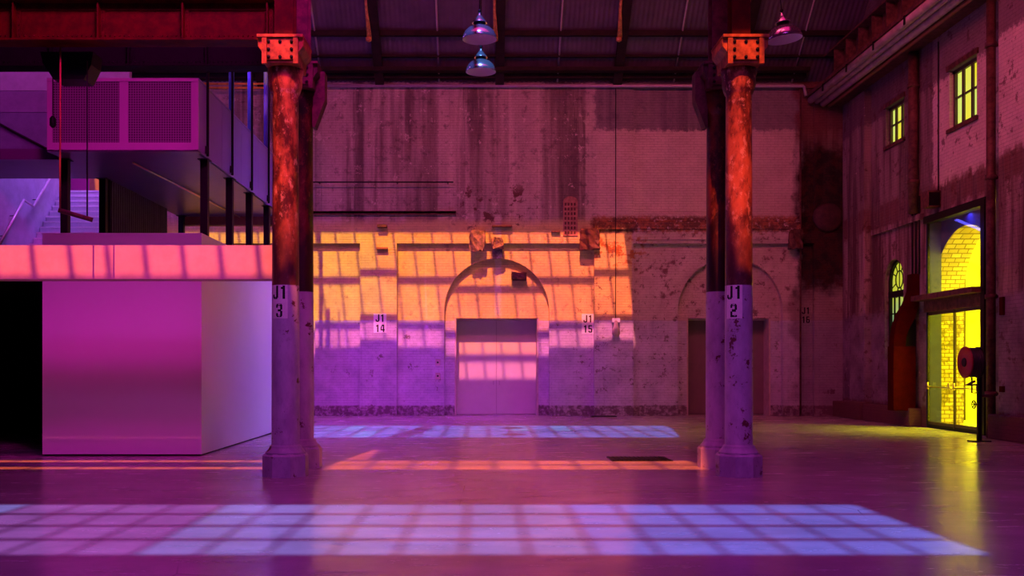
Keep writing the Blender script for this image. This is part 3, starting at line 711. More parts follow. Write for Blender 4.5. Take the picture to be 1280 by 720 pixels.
# crane rail girder above gutter
e = empty('crane_girder', (11.3, 25, 10.55), 'dark crane rail girder above the right wall gutter', 'girder')
mm = MB(); mm.box(10.9, 11.7, 16, 31.7, 10.55, 10.6); mm.box(11.25, 11.3, 16, 31.7, 10.6, 11.5); mm.box(10.9, 11.7, 16, 31.7, 11.5, 11.55); mm.build('web', M['brownsteel'], e)
for y in range(17, 32): mm = MB(); mm.box(10.95, 11.25, y-.02, y+.02, 10.6, 11.5); mm.build('stiffener', M['brownsteel'], e)

# ------------------------------------------------------------------ roof
SL = .84
def rz(y): return 10.95 + SL*(YB - y)
YT = YB - (14-10.95)/SL
m = MB(); n = int(28.9/.038); pr = []
for i in range(n+1):
    x = -16 + i*.038; w = .014*math.sin(i*math.pi/2)
    a = m.bm.verts.new((x, YB+.1, rz(YB+.1)+w)); b = m.bm.verts.new((x, YT-.2, rz(YT-.2)+w))
    if pr: f = m.bm.faces.new((pr[0], a, b, pr[1])); f.smooth = True
    pr = (a, b)
tag(m.build('ceiling_slope', M['roof']), kind='structure')
holes = []       # (x0,x1,y0,y1) in the flat roof at z=14
TE = 1.2; DX = .13; ZC = 14.0
def floor_win(x0, x1, y0, y1):      # patch on the floor -> opening in the roof
    t = ZC/TE; return (x0-DX*t, x1-DX*t, y0-t, y1-t)
def wall_win(x0, x1, z0, z1, y=YB):  # patch on a wall plane at y
    ya = y-(ZC-z0)/TE; yb = y-(ZC-z1)/TE
    t = (ZC-(z0+z1)/2)/TE; return (x0-DX*t, x1-DX*t, ya, yb)
G = {k: tint('gel_'+k, v) for k, v in dict(blue=(.09,.15,.72), lilac=(.17,.18,.62), sky=(.06,.26,.80), pinkblue=(.24,.09,.42), orange=(.80,.13,.02), yellow=(.58,.26,.0), amber=(.66,.21,.0),
      peach=(.72,.17,.03), rose=(.78,.15,.08), red=(.62,.085,.005), coral=(.72,.10,.05), mauve=(.55,.12,.16)).items()}
wn = [4]
def roof_window(rc, nx, ny, gel, bar=.045, ybar=None):
    x0, x1, y0, y1 = rc; holes.append(rc)
    w = empty('window_%d' % wn[0], ((x0+x1)/2, (y0+y1)/2, ZC), kind='structure'); wn[0] += 1
    mm = MB()
    for i in range(nx+1): x = x0+(x1-x0)*i/nx; mm.box(x-bar/2, x+bar/2, y0, y1, ZC-.05, ZC+.05)
    ys = [y0+(y1-y0)*j/ny for j in range(ny+1)] if not isinstance(ny, list) else [y0+(y1-y0)*q for q in ny]
    yb_ = ybar or bar
    for y in ys: mm.box(x0, x1, y-yb_/2, y+yb_/2, ZC-.05, ZC+.05)
    mm.build('glazing_bars', M['darksteel'], w)
    for i in range(nx):
        xa, xb = x0+(x1-x0)*i/nx, x0+(x1-x0)*(i+1)/nx
        for j in range(len(ys)-1):
            mm = MB(); mm.quad([(xa,ys[j],ZC),(xb,ys[j],ZC),(xb,ys[j+1],ZC),(xa,ys[j+1],ZC)])
            mm.build('pane', G[gel(i/(nx-1) if nx > 1 else 0, j/(len(ys)-1))], w)
    return w
rng = random.Random(3)
# A : near floor patch
roof_window(floor_win(-9.2, 4.35, 8.44, 11.64), 24, 4, lambda a, b: 'lilac' if a < .28 else ('pinkblue' if a < .46 else ('lilac' if a < .75 else 'blue')), .045)
# B : far floor patch
roof_window(floor_win(-4.7, 5.0, 22.6, 27.3), 18, 2, lambda a, b: 'blue' if rng.random() > .15 else 'sky', .07)
# C : orange strip, either side of the left column
roof_window(floor_win(-9.5, -3.25, 15.55, 16.02), 8, 1, lambda a, b: 'orange', .07)
roof_window(floor_win(-9.5, -3.25, 16.72, 17.15), 8, 1, lambda a, b: 'orange', .07)
roof_window(floor_win(-2.5, 3.55, 15.5, 17.1), 9, [0,.5,1], lambda a, b: 'orange', .07)
# beam strip
roof_window(wall_win(-9.5, -2.95, 2.95, 3.68, 15.75), 11, 1, lambda a, b: 'coral', .085)
# back wall
wr = wall_win(-11.6, 4.85, 2.37, 6.14)
roof_window(wr, 26, [0,.22,.615,1], lambda a, b: ('yellow' if a < .50 else ('amber' if a < .64 else ('peach' if a < .80 else 'rose'))) if b > .1 else 'mauve', .055, ybar=.16)
# red roof slots added to throw light on the front columns
roof_window(wall_win(-3.16, -2.50, 3.0, 6.62, 14.5), 1, 1, lambda a, b: 'red', .02)
roof_window(wall_win(3.52, 4.19, 3.0, 6.62, 14.5), 1, 1, lambda a, b: 'red', .02)
xsS = sorted(set([-17, 12.9] + [h[0] for h in holes] + [h[1] for h in holes])); ysS = sorted(set([-14, YT] + [h[2] for h in holes] + [h[3] for h in holes]))
m = MB()
for ya, yb in zip(ysS, ysS[1:]):
    run = None
    for xa, xb in zip(xsS, xsS[1:]):
        cx, cy = (xa+xb)/2, (ya+yb)/2
        inh = any(h[0] < cx < h[1] and h[2] < cy < h[3] for h in holes)
        if not inh: run = (run[0], xb) if run else (xa, xb)
        if (inh or xb == xsS[-1]) and run:
            m.quad([(run[0],ya,ZC),(run[1],ya,ZC),(run[1],yb,ZC),(run[0],yb,ZC)]); run = None
tag(m.build('ceiling', M['rafter']), kind='structure')
m = MB(); m.quad([(-17,-14,0),(12.9,-14,0),(12.9,-14,ZC),(-17,-14,ZC)]); tag(m.build('wall_front', M['violetbluelit']), kind='structure')
m = MB(); m.quad([(-17,-14,0),(-17,34,0),(-17,34,ZC),(-17,-14,ZC)]); tag(m.build('wall_left', M['violetbluelit']), kind='structure')
m = MB(); m.quad([(12.9,-14,0),(12.9,20.5,0),(12.9,20.5,ZC),(12.9,-14,ZC)]); m.quad([(-17,YB+.2,ZT-.2),(12.9,YB+.2,ZT-.2),(12.9,YB+.2,12),(-17,YB+.2,12)]); tag(m.build('wall_outer', M['violetbluelit']), kind='structure')

# purlins
for v, yy, h in ((38, 31.14, .16), (68, 31.8, .07)):
    z = rz(yy)-.06; mm = MB(); mm.box(-16, 11.5, yy-.08, yy+.08, z-h, z, .01)
    simple_thing('roof_purlin', mm, M['rafter'], 'deep dark purlin across the roof slope, upper of two' if v == 38 else 'slim dark purlin across the roof slope, lower of two', 'purlin', origin=(0, yy, z-h))
mm = MB(); mm.box(-16, 10.5, YB-.35, YB-.02, 10.98, 11.2); mm.box(-16, 10.5, YB-.75, YB-.45, 11.1, 11.22); simple_thing('wall_plate_beam', mm, M['rafter'], 'black wall plate beam along the foot of the roof slope', 'beam', origin=(0, YB, 10.98))
# rafters and conduits
def rafter(x, label):
    e = empty('roof_rafter', (x, YB-.3, 11), label, 'rafter', 'rafters under the roof slope')
    mm = MB()
    mm.quad([(x-.14,YB-.1,rz(YB-.1)-.08),(x+.14,YB-.1,rz(YB-.1)-.08),(x+.14,YT,rz(YT)-.08),(x-.14,YT,rz(YT)-.08)]) if False else None
    P = [(YB-.1, rz(YB-.1)-.3), (YB-.1, rz(YB-.1)-.02), (YT, rz(YT)-.02), (YT, rz(YT)-.38)]
    mm.prism(P, x-.14, x+.14, 'X'); mm.build('rafter_beam', M['rafter'], e)
    return e
r0 = rafter(-3.35, 'dark steel rafter under the corrugated roof slope, left of the pendant lamps')
rod = MB(); x = -3.35
rod.tube([(x-.18, 30.85, 11.75), (x-.2, 29.5, 14.0)], .05, 8); rod.tube([(x-.1, 30.8, 11.8), (x-.32, 29.6, 13.8)], .03, 8); rod.lathe([(.02,-.09),(.09,-.05),(.09,.05),(.02,.09)], (x-.17, 30.82, 11.76), 10)
rod.build('tie_rod', M['orangelitrod'], r0)
for dx, lab in ((.56, 'dark steel rafter with orange-lit tie rod just behind the pendant lamps'), (4.4, 'dark steel rafter with orange-lit tie rod left of the right column'), (8.3, 'dark steel rafter behind the pendant lamp beside the right column'), (-7.2, 'dark steel rafter hidden beyond the left column')):
    c = copy_tree(r0); c.location = (dx, YB-.3, 11); c['label'] = lab
def conduit(x, lab):
    mm = MB(); mm.tube([(x, YB-.1, rz(YB-.1)-.12), (x, YT, rz(YT)-.12)], .03, 8); simple_thing('roof_conduit', mm, M['conduit'], lab, 'pipe', 'pale conduits on the roof slope', origin=(x, YB, 11))
conduit(-5.24, 'pale conduit on roof slope just right of the left column')
conduit(-1.41, 'pale conduit on roof slope left of the pendant lamps')
conduit(2.45, 'pale conduit on roof slope midway between pendants and right column')
conduit(6.25, 'pale conduit on roof slope left of the right column')
conduit(10.1, 'pale conduit on roof slope near the right wall gutter')

# ------------------------------------------------------------------ columns
def column(x, y, label, smat='column'):
    e = empty('iron_column', (x, y, 0), label, 'column', 'cast iron columns')
    c = (x, y, 0)
    mm = MB(); mm.lathe([(.315/math.cos(math.pi/8),0),(.315/math.cos(math.pi/8),.30),(.29/math.cos(math.pi/8),.335)], c, 8, False, True, math.pi/8); mm.build('base', M['column'], e)
    mm = MB(); mm.lathe([(.30,.33),(.285,.36),(.25,.40),(.235,.43),(.235,.445),(.215,.45),(.205,.47),(.202,2.0),(.195,3.4),(.188,5.60),(.205,5.63),(.225,5.68),(.245,5.76),(.245,5.88),(.26,5.92),(.26,6.0)], c, 40); mm.build('shaft', M[smat], e)
    prof = [(x-.25,5.98),(x+.25,5.98),(x+.25,6.14),(x+.33,6.22),(x+.33,6.37),(x-.33,6.37),(x-.33,6.22),(x-.25,6.14)]
    mm = MB(); mm.prism(prof, y-.37, y+.30); bmesh.ops.bevel(mm.bm, geom=mm.bm.edges[:], offset=.01, segments=1, affect='EDGES'); 
    for s in (-1, 1): mm.box(x+s*.225-.035, x+s*.225+.035, y-.42, y-.36, 5.96, 6.37)
    mm.box(x-.19, x+.19, y-.40, y-.36, 6.02, 6.34, .01); mm.box(x-.33, x+.33, y-.43, y+.33, 6.34, 6.38)
    cap = mm.build('capital', M['redcap'] if smat == 'column' else M['brownsteel'], e)  # rear capitals get a darker colour as painted shade
    for i in (-1, 0, 1):
        for k, z in enumerate((6.28, 6.17, 6.06)):
            if i == 0 and k == 1: continue
            mm = MB(); mm.lathe([(.024,0),(.024,.02),(.01,.025)], (0,0,0), 6)
            for v in mm.bm.verts: v.co = Vector((x+i*.165+v.co.x, y-.40-v.co.z, z+v.co.y))
            mm.build('bolt', M['darksteel'], cap)
    mm = MB(); mm.box(x+.0-.135, x+.0+.135, y-.15, y-.13, 6.38, 13.9); mm.box(x-.135, x+.135, y+.13, y+.15, 6.38, 13.9); mm.box(x-.01, x+.01, y-.13, y+.13, 6.38, 13.9)
    mm.build('upper_stanchion', M['redsteel'], e)
    return e
cA = column(-2.906, 14.7, 'cast iron column stencilled J1 3, nearest the purple booth')
cB = column(3.785, 14.7, 'cast iron column stencilled J1 2, front one of the right pair')
cC = column(-2.906, 15.95, 'shade-coloured cast iron column directly behind the J1 3 column', 'columnshade')
cD = column(3.785, 15.95, 'shade-coloured cast iron column directly behind the J1 2 column', 'columnshade')
for cc in (cC, cD):
    x, y = cc.location.x, cc.location.y
    mm = MB()
    for s in (-1, 1): mm.prism([(x+s*.2,5.42),(x+s*.24,5.42),(x+s*.40,5.85),(x+s*.40,6.3),(x+s*.2,6.3)], y-.12, y+.12)
    mm.build('haunch_bracket', M['brownsteel'], cc)
    for ch in bpy.data.objects:
        if ch.parent == cc and ch.name.startswith('upper_stanchion'): ch.data.materials[0] = M['brownsteel']  # rear stanchions recoloured darker to stand for their shade
def stencil(col, s, a0, size=.27):
    x, y = col.location.x, col.location.y; r = .2035
    mm = MB(); n = 10; w = .62 if a0 < 0 else .62
    for i in range(n):
        a, b = a0-w+2*w*i/n, a0-w+2*w*(i+1)/n
        mm.quad([(x+r*math.sin(a), y-r*math.cos(a), 2.31),(x+r*math.sin(b), y-r*math.cos(b), 2.31),(x+r*math.sin(b), y-r*math.cos(b), 2.80),(x+r*math.sin(a), y-r*math.cos(a), 2.80)])
    p = mm.build('number_panel', M['whitepaint'], col); tag(p, 'white painted number panel')
    text_obj('numerals', s, size, (x, y, 2.56), 'Y', M['ink'], p, sx=.62, cyl=(x, y, .2055, a0), bold=.035, space=.9)
stencil(cA, 'J1\n3', -.28); stencil(cB, 'J1\n2', -.62)

# ------------------------------------------------------------------ plate girders
e = empty('plate_girder', (-6, 14.7, 6.34), 'riveted red plate girder resting on the J1 3 column, front one', 'girder', 'riveted girders')
y = 14.7; zb, zt = 6.38, 6.99
mm = MB(); mm.box(-11.5, -3.05, y-.012, y+.012, zb, zt); mm.build('web', M['redsteel'], e)
mm = MB(); mm.box(-11.5, -3.05, y-.17, y+.17, zb-.0, zb+.025, .004); mm.box(-11.5, -3.05, y-.03, y-.012, zb+.025, zb+.13); mm.build('bottom_flange', M['redsteel'], e)
mm = MB(); mm.box(-11.5, -3.05, y-.17, y+.17, zt-.025, zt, .004); mm.box(-11.5, -3.05, y-.03, y-.012, zt-.13, zt-.025); mm.build('top_flange', M['redsteel'], e)
rv = MB()
def rivet(x, yy, z, r=.016):
    bm = rv.bm; c = bm.verts.new((x, yy-r*.8, z)); ring = [bm.verts.new((x+r*math.cos(k*math.pi/3), yy, z+r*math.sin(k*math.pi/3))) for k in range(6)]
    for k in range(6): bm.faces.new((c, ring[k], ring[(k+1)%6]))
xk = -11.4
while xk < -3.1: rivet(xk, y-.03, zb+.05); rivet(xk+.035, y-.03, zb+.10); rivet(xk, y-.03, zt-.07); xk += .07
for k in range(8):
    xs_ = (336-k*105-PX)*14.7/F
    mm = MB(); mm.box(xs_-.012, xs_+.012, y-.13, y-.012, zb+.02, zt-.02); mm.box(xs_-.012, xs_+.07, y-.026, y-.012, zb+.02, zt-.02); mm.build('stiffener', M['redsteel'], e)
    z = zb+.14
    while z < zt-.1: rivet(xs_+.04, y-.026, z, .013); rivet(xs_-.04, y-.012, z, .013); z += .06
rvo = rv.build('rivets', M['redsteel'], e); rvo['kind'] = 'stuff'
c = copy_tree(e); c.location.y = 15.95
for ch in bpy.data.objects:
    if ch.parent == c: ch.data = ch.data.copy(); ch.data.materials[0] = M['girdershade']
c['label'] = 'riveted plate girder behind the front girder, coloured near-black as shadow'
# hoist bracket under the rear girder
e = empty('hoist_bracket', (-6.4, 15.4, 5.9), 'dark wedge-shaped hoist bracket hanging under the girders', 'bracket')
gx2 = lambda u, D: (u-PX)*D/F
gz2 = lambda v, D: EYE+(PY-v)*D/F
D = 15.4
mm = MB(); mm.prism([(gx2(64,D), 6.36),(gx2(128,D), 6.36),(gx2(126,D), gz2(90,D)),(gx2(117,D), gz2(108,D)),(gx2(80,D), gz2(108,D)),(gx2(67,D), gz2(88,D))], D-.38, D); mm.build('housing', M['darksteel'], e)
e = empty('hanging_bar', (gx2(92,14.8), 14.8, gz2(270,14.8)), 'rusty bar hung on two ropes below the girder', 'bar')
D = 14.8
mm = MB(); a = Vector((gx2(73,D), D-.0, gz2(262.5,D))); b = Vector((gx2(111,D), D+.15, gz2(275,D+.15)))
mm.tube([a, b], .035, 8); mm.build('bar', M['brownsteel'], e)
mm = MB(); mm.tube([(gx2(75,D), D, gz2(262,D)), (gx2(75.5,D), D, 6.37)], .014, 8); r = mm.build('rope', simple('red_orange_rope', (.34,.05,.03), .7), e); tag(r, 'red rope')
mm = MB(); mm.tube([(gx2(109,D+.15), D+.15, gz2(274,D+.15)), (gx2(109,D+.15), D+.15, 6.2)], .012, 8); r = mm.build('rope', M['darksteel'], e); tag(r, 'dark rope')
mm = MB(); mm.tube([(gx2(66,15.6), 15.6, 6.3), (gx2(66,15.6), 15.6, gz2(146,15.6))], .008, 6); mm.lathe([(.02,-.12),(.05,-.09),(.05,.02),(.02,.06)], (gx2(66,15.6), 15.6, gz2(150,15.6)), 10)
simple_thing('hanging_plug', mm, M['darksteel'], 'small black plug on a cord in front of the balcony mesh', 'plug', origin=(gx2(66,15.6), 15.6, gz2(150,15.6)))

# ------------------------------------------------------------------ concrete beam, booth, slab
mm = MB(); mm.box(-11.5, -3.13, 15.75, 16.1, 2.99, 3.53, .008); simple_thing('concrete_beam', mm, M['beam'], 'long pale concrete beam spanning above the booth to the column', 'beam', origin=(-7, 15.9, 2.99))
mm = MB(); mm.box(-7.93, -5.06, 17.94, 27.8, 0.03, 4.02, .004)
bo = empty('display_booth', (-6.5, 17.94, 0), 'large smooth purple-lit booth standing under the concrete beam', 'booth')
mm.build('body', M['booth'], bo)
mm = MB(); mm.box(-7.90, -5.09, 17.97, 27.7, 0, .03); mm.build('base_strip', M['darksteel'], bo)
mm = MB(); mm.box(-17, -7.95, 16.1, YB, 3.2, 3.5); tag(mm.build('floor_mezzanine', M['darksteel']), kind='structure')
mm = MB(); mm.box(-17, -7.95, 24, 24.1, 0, 3.2); tag(mm.build('wall_undercroft_shade', M['black']), kind='structure')  # black sheet added where the undercroft is only dark

# ------------------------------------------------------------------ upper mezzanine
mm = MB(); mm.box(-8.66, -5.72, 20.0, 28.6, 5.9, 6.12); mm.box(-14, -8.66, 20.6, 22.7, 5.9, 6.12); tag(mm.build('floor_gallery', M['soffit']), kind='structure')
e = empty('gallery_balcony', (-7.15, 19.8, 5.9), 'magenta-lit sheet steel balcony with perforated front panels', 'balcony')
x0, x1, yf = -8.66, -5.65, 19.8; z0, z1 = 5.9, 7.35
mm = MB(); mm.box(x0, x1, yf, yf+.05, z0, z0+.17); mm.box(x0, x1, yf-.01, yf+.09, z1-.07, z1, .005)
for a, b in ((x0, x0+.10), (-7.22, -7.05), (x1-.14, x1)): mm.box(a, b, yf, yf+.05, z0+.17, z1-.07)
mm.build('front_frame', M['balcony'], e)
for a, b in ((x0+.10, -7.22), (-7.05, x1-.14)):
    mm = MB(); mm.box(a, b, yf+.015, yf+.03, z0+.17, z1-.07); mm.build('perforated_panel', M['perf'], e)
mm = MB()
for k in range(5):
    ya = yf+.05+k*1.75; mm.box(x1-.03, x1, ya, ya+1.74, z0, z1)
mm.box(x1-.06, x1+.01, yf, 28.8, z1-.04, z1+.0); mm.build('side_panel', M['balconyside'], e)
mm = MB(); mm.box(x0, x1, yf, 20.0, z0-.01, z0+.02); mm.build('underside', M['soffit'], e)
# posts
def post(x, y, z0, z1, w, lab, grp, name='steel_post', mat=M['darksteel']):
    mm = MB(); mm.box(x-w, x+w, y-w, y+w, z0, z1-.012, .004); mm.box(x-w*1.6, x+w*1.6, y-w*1.6, y+w*1.6, z1-.012, z1); return simple_thing(name, mm, mat, lab, 'post', grp, (x, y, z0))
gpo = 'black posts under the gallery'
for (x, y, z, lab) in ((-5.76, 20.65, 4.02, 'black steel post on the booth, nearest right post under the gallery'), (-5.76, 22.7, 4.02, 'second black post on booth along gallery side'),
                  (-5.76, 24.6, 4.02, 'third black post on booth along gallery side'), (-5.76, 26.6, 4.02, 'fourth black post, farthest along gallery side next to the column'),
                  (-8.65, 20.65, 3.5, 'black post in front of the stair flight'), (-8.65, 22.72, 3.5, 'black post at right edge of the stair, by dark cladding'),
                  (-8.55, 28.3, 3.5, 'far black post against the back wall light')):
    post(x, y, z, 5.9, .075, lab, gpo)
for y, lab in ((20.3, 'thin black hanger rod at balcony front corner'), (22.3, 'second thin hanger rod along balcony side'), (24.2, 'third thin hanger rod along balcony side'), (26.1, 'last thin hanger rod beside the column')):
    mm = MB(); mm.tube([(-5.60, y, 5.9), (-5.60, y, 11.5)], .028, 8); mm.box(-5.64, -5.6, y-.05, y+.05, 5.95, 6.1); simple_thing('hanger_rod', mm, M['darksteel'], lab, 'rod', 'hanger rods outside the balcony', (-5.6, y, 5.9))
for y, lab, mt in ((23.8, 'bright blue-lit pipe behind the balcony side, left one', 'bluelitpipe'), (25.7, 'bright blue-lit pipe behind the balcony side, right one', 'bluelitpipe'), (27.6, 'dark violet pipe behind the balcony side next to the column', 'violetbluelit')):
    mm = MB(); mm.tube([(-6.0, y, 6.12), (-6.0, y, 12)], .065, 12); mm.lathe([(.11,0),(.11,.03),(.07,.04)], (-6.0, y, 6.12), 12); simple_thing('upright_pipe', mm, M[mt], lab, 'pipe', None, (-6.0, y, 6.12))
mm = MB(); mm.box(-8.63, -8.55, 22.88, 27.0, 3.5, 5.9)
for k in range(28): mm.box(-8.55, -8.53, 22.92+k*.145, 22.99+k*.145, 3.5, 5.88)
simple_thing('cladding_wall', mm, M['partition'], 'dark ribbed cladding wall beyond the booth under the gallery', 'partition', origin=(-8.6, 25, 3.5))
mm = MB(); mm.box(-8.66, -5.72, 28.4, 28.6, 5.65, 5.9); simple_thing('cross_beam', mm, M['orangeplate'], 'brown cross beam at the far end of the gallery underside', 'beam', origin=(-7.2, 28.5, 5.65))
mm = MB(); mm.tube([(-7.3, 20.8, 5.87), (-6.9, 28.3, 5.87)], .02, 6); simple_thing('soffit_conduit', mm, M['brass'], 'thin brass-coloured conduit along the gallery underside', 'pipe', origin=(-7, 24, 5.87))
# yellow rails behind
for v, lab in ((108, 'upper of two thin amber rails high behind the balcony'), (113, 'lower of two thin amber rails high behind the balcony')):
    mm = MB(); z = bz(v); mm.tube([(-9.2, YB-.3, z), (-6.6, YB-.3, z)], .035, 8); mm.tube([(-9.0,YB-.3,z),(-9.0,YB,z)], .02, 6); mm.tube([(-6.7,YB-.3,z),(-6.7,YB,z)], .02, 6)
    simple_thing('amber_rail', mm, simple('amber_pipe_%d' % v, (.9,.42,.06), .5), lab, 'rail', origin=(-8, YB, z))
# stair
e = empty('concrete_stair', (-11.4, 25.4, 3.5), 'concrete stair flight rising away under the gallery', 'stairs')
mm = MB(); nst = 18
for k in range(nst):
    z = 3.5 + (k+1)*.178; mm.box(-12.18, -10.55, 25.4+k*.2, 25.4+nst*.2+.3, z-.178, z)
mm.build('steps', M['treads'], e)
mm = MB()
for k in range(nst): z = 3.5 + (k+1)*.178; mm.box(-12.18, -10.55, 25.37+k*.2, 25.42+k*.2, z-.03, z+.006)
mm.build('nosings', M['whitepaint'], e)
mm = MB(); mm.box(-12.4, -12.2, 22.6, 29.3, 3.5, 12); tag(mm.build('wall_stair', M['concrete']), kind='structure')
mm = MB(); mm.box(-15, -12.4, 23.2, 23.4, 3.5, 12); mm.box(-12.4, -8.7, 24.54, 24.7, 8.42, 12); tag(mm.build('wall_gallery', M['concrete']), kind='structure')
mm = MB(); mm.box(-12.4, -11.84, 30.0, 30.1, 3.5, 9); tag(mm.build('wall_landing', M['magentapanel']), kind='structure')
mm = MB(); mm.box(-11.84, -10.3, 30.0, 30.1, 3.5, 9); tag(mm.build('wall_landing_timber', M['orangeplate']), kind='structure')
for i_, (za, zb_, c_) in enumerate(((6.35, 7.86, (.17,.16,.28)), (7.88, 8.40, (.24,.17,.32)))):
    mm = MB(); mm.box(-12.4, -8.7, 24.48+.03*i_, 24.7, za, zb_); tag(mm.build('wall_gallery_band', simple('gallery_band_%d' % i_, c_, .7, 0, .15, 2)), kind='structure')
# handrail on stair wall
sx = lambda u: 12.0*F/(PX-u)
sp = lambda u, v: (-12.0, sx(u), EYE+(PY-v)*sx(u)/F)
e = empty('stair_handrail', sp(30, 250), 'kinked steel handrail on the concrete stair wall', 'handrail')
mm = MB(); mm.tube([sp(-10, 322), sp(30, 250), sp(42, 258), sp(64, 220)], .035, 10); mm.build('rail', M['handrail'], e)
for (u, v) in ((8, 291), (22, 266), (50, 246)): p = sp(u, v); mm = MB(); mm.tube([(p[0], p[1], p[2]-.02), (-12.1, p[1], p[2]-.08), (-12.2, p[1], p[2]-.08)], .012, 6); mm.build('rail_bracket', M['darksteel'], e)
D = 24.45
mm = MB(); mm.tube([((-20-PX)*D/F, D, EYE+(PY-145)*D/F), ((60-PX)*D/F, D, EYE+(PY-187)*D/F)], .03, 8); mm.tube([((-18-PX)*D/F, D, EYE+(PY-146)*D/F), ((-18-PX)*D/F, D+.1, EYE+(PY-146)*D/F)], .02, 6)
simple_thing('sloping_rail', mm, M['darksteel'], 'dark sloping rail on the upper concrete wall left of the balcony', 'rail', origin=((0-PX)*D/F, D, 7.5))

# ------------------------------------------------------------------ pendants
def pendant(x, y, z, label):
    e = empty('pendant_lamp', (x, y, z), label, 'lamp', 'industrial pendant lamps')
    mm = MB(); out = [(.30,0),(.305,.015),(.29,.07),(.255,.14),(.20,.195),(.13,.23),(.09,.245)]
    inn = [(.085,.225),(.125,.215),(.195,.18),(.245,.13),(.28,.065),(.293,.012),(.30,0)]
    mm.lathe(out, (x,y,z), 40, caps=False); mm.build('shade', M['shadeout'], e)
    mm = MB(); mm.lathe(inn, (x,y,z), 40, caps=False); mm.lathe([(.0001,.2),(.085,.225)], (x,y,z), 40, caps=False); i = mm.build('shade_lining', M['shadein'], e)
    mm = MB(); mm.lathe([(.10,.245),(.10,.27),(.11,.28)], (x,y,z), 24); mm.build('neck', M['darksteel'], e)
    mm = MB(); mm.lathe([(.135,.285),(.13,.30),(.05,.40),(.022,.44),(.022,.47)], (x,y,z), 28); mm.build('cap', M['shadeout'], e)
    mm = MB(); mm.lathe([(.015,.47),(.03,.49),(.03,.51),(.012,.53)], (x,y,z), 12); mm.tube([(x,y,z+.52),(x,y,z+4)], .009, 8); mm.build('cord', M['darksteel'], e)
    mm = MB(); mm.lathe([(.03,.2),(.06,.14),(.055,.08),(.01,.05)], (x,y,z), 16); mm.build('bulb', M['shadein'], e)
    return e
p0 = pendant(-.05, 17.5, 7.36, 'blue-lit domed pendant lamp, upper of the central two')
p1 = copy_tree(p0); p1.location = (-.03, 19.9, 7.50); p1['label'] = 'magenta-lit domed pendant lamp, lower of the central two'
p2 = copy_tree(p0); p2.location = (5.22, 17.2, 7.26); p2.rotation_euler = (.0, math.radians(-6), 0); p2['label'] = 'dark domed pendant lamp hanging right of the J1 2 column'

# drain grate
e = empty('floor_drain', (2.5, 17.5, 0), 'dark rectangular drain grate in the floor near right columns', 'drain')
d0, d1 = EYE*F/(571.5-PY), EYE*F/(576.5-PY)
mm = MB(); a, b = (758-PX)*d0/F, (831-PX)*d0/F; mm.box(a, b, d1, d0, 0, .012)
mm.build('frame', M['darksteel'], e)
mm = MB()
for k in range(14): xx = a+.04+k*(b-a-.08)/13; mm.box(xx-.012, xx+.012, d1+.03, d0-.03, .012, .02)
mm.build('grate_bars', M['darksteel'], e)
mm = MB(); a = (735-PX)*30/F; mm.box(bx(737), bx(768), 32.0, 32.4, 0, .03, .005); simple_thing('floor_drain', mm, M['darksteel'], 'low dark threshold grate against the back wall right of the doors', 'drain', origin=(bx(750), 32.2, 0))

# ------------------------------------------------------------------ lights
def sun():
    l = bpy.data.lights.new('sun', 'SUN'); l.energy = 14; l.angle = math.radians(.5); l.color = (1,1,1)
    o = bpy.data.objects.new('sun', l); COL.objects.link(o)
    d = Vector((DX, 1, -TE)); o.rotation_euler = d.to_track_quat('-Z', 'Y').to_euler(); o.location = (0, -20, 30); return o
sun()
def area(name, loc, to, size, color, power, sy=None, spread=180):
    l = bpy.data.lights.new(name, 'AREA'); l.shape = 'RECTANGLE'; l.size = size; l.size_y = sy or size; l.color = color; l.energy = power; l.spread = math.radians(spread)
    o = bpy.data.objects.new(name, l); COL.objects.link(o); o.location = loc
    o.rotation_euler = (Vector(to)-Vector(loc)).to_track_quat('-Z', 'Y').to_euler(); return o
area('fill_crimson', (1, 21, 13.5), (1, 32.6, 6.5), 16, (1,.115,.25), 560, 2, 118)  # added crimson fill for the upper back wall
area('fill_violet', (-2.5, 24, 13.6), (-2.5, 31.5, 0), 9, (.46,.03,1), 225, 2, 40)  # unseen violet fill, added for the lower back wall
area('fill_magenta', (-1, 8, 13), (-7.5, 20, 4.5), 3, (1,.010,.62), 210, 3, 50)  # magenta fill added to colour booth and balcony
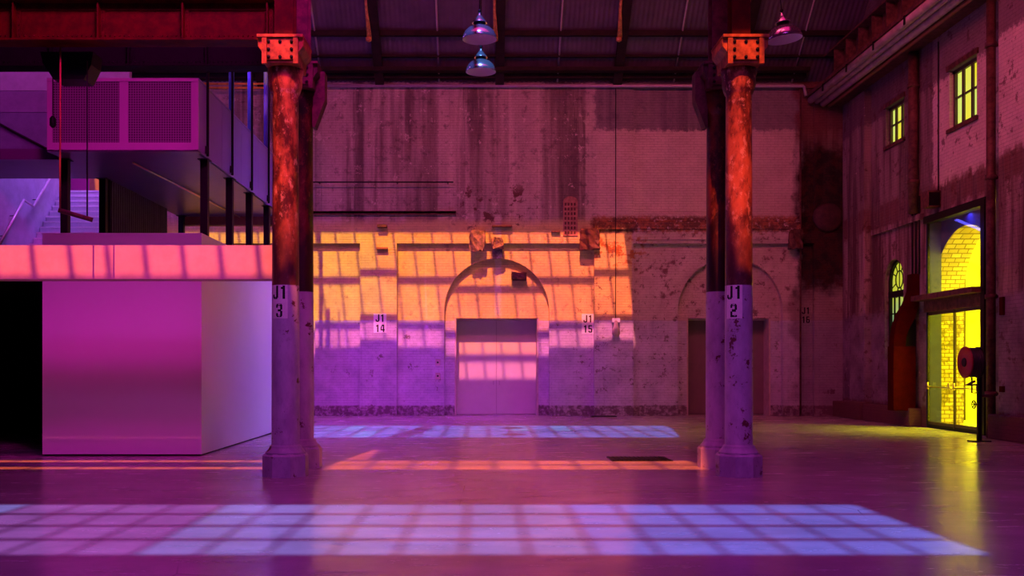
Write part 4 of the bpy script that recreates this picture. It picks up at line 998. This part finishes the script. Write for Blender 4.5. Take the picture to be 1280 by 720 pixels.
area('fill_rose_floor', (1, 14, 13.7), (1, 14.5, 0), 12, (1,.02,.26), 250, 5, 140)  # rose fill put in over the middle of the floor
area('fill_purple_floor', (0, 3, 13.7), (0, 9.5, 0), 12, (.46,.06,1), 360, 3, 95)  # purple fill put in for the near floor
area('fill_lavender', (1, 25, 13.5), (-5.1, 24.5, 1.5), 3, (.22,.11,1), 230, 3, 50)  # lavender fill added to light the booth side
area('fill_stairwell', (-10.2, 27.0, 10.8), (-11.8, 26.4, 4.5), 1.5, (.42,.14,1), 420, 1.5)  # fill lamp added to lift the treads and stair wall
area('fill_dusk_red', (3, 16, 13.4), (11.8, 24, 7), 4, (1,.12,.22), 330, 3, 90)  # red fill added and aimed at the right wall
area('annex_yellow', (15.2, 25.5, 6.2), (15.2, 26.5, 0), 3, (.96,.94,.004), 2500, 5)
area('fill_column_wash', (.4, 4, 13), (.4, 14.7, 2), 6, (.95,.09,.62), 50, 1, 60)  # extra wash added for the column fronts
area('fill_gallery_top', (-10.6, 21.6, 12.5), (-10.6, 24.6, 8), 2, (.85,.12,.9), 110, 1)  # added fill that brightens the upper gallery wall
area('fill_porch_blue', (11.9, 24.9, 5.32), (12.2, 24.9, 4.6), .2, (.10,.10,1), 18, 2.7)  # added blue fill for the porch arch, no fitting there
w = bpy.data.worlds.new('night'); S.world = w; w.use_nodes = True
w.node_tree.nodes['Background'].inputs[0].default_value = (.01,.005,.02,1); w.node_tree.nodes['Background'].inputs[1].default_value = .2

# ------------------------------------------------------------------ camera
cam = bpy.data.cameras.new('camera'); co = bpy.data.objects.new('camera', cam); COL.objects.link(co)
co.location = (0, 0, EYE); co.rotation_euler = (math.radians(90), 0, 0)
cam.sensor_width = 36; cam.lens = 36*F/1280; cam.shift_x = (640-PX)/1280; cam.shift_y = (PY-360)/1280; cam.clip_end = 200
S.camera = co
S.view_settings.view_transform = 'Standard'; S.view_settings.look = 'None'; S.view_settings.gamma = 1; S.view_settings.exposure = -.18
S.view_settings.use_curve_mapping = False
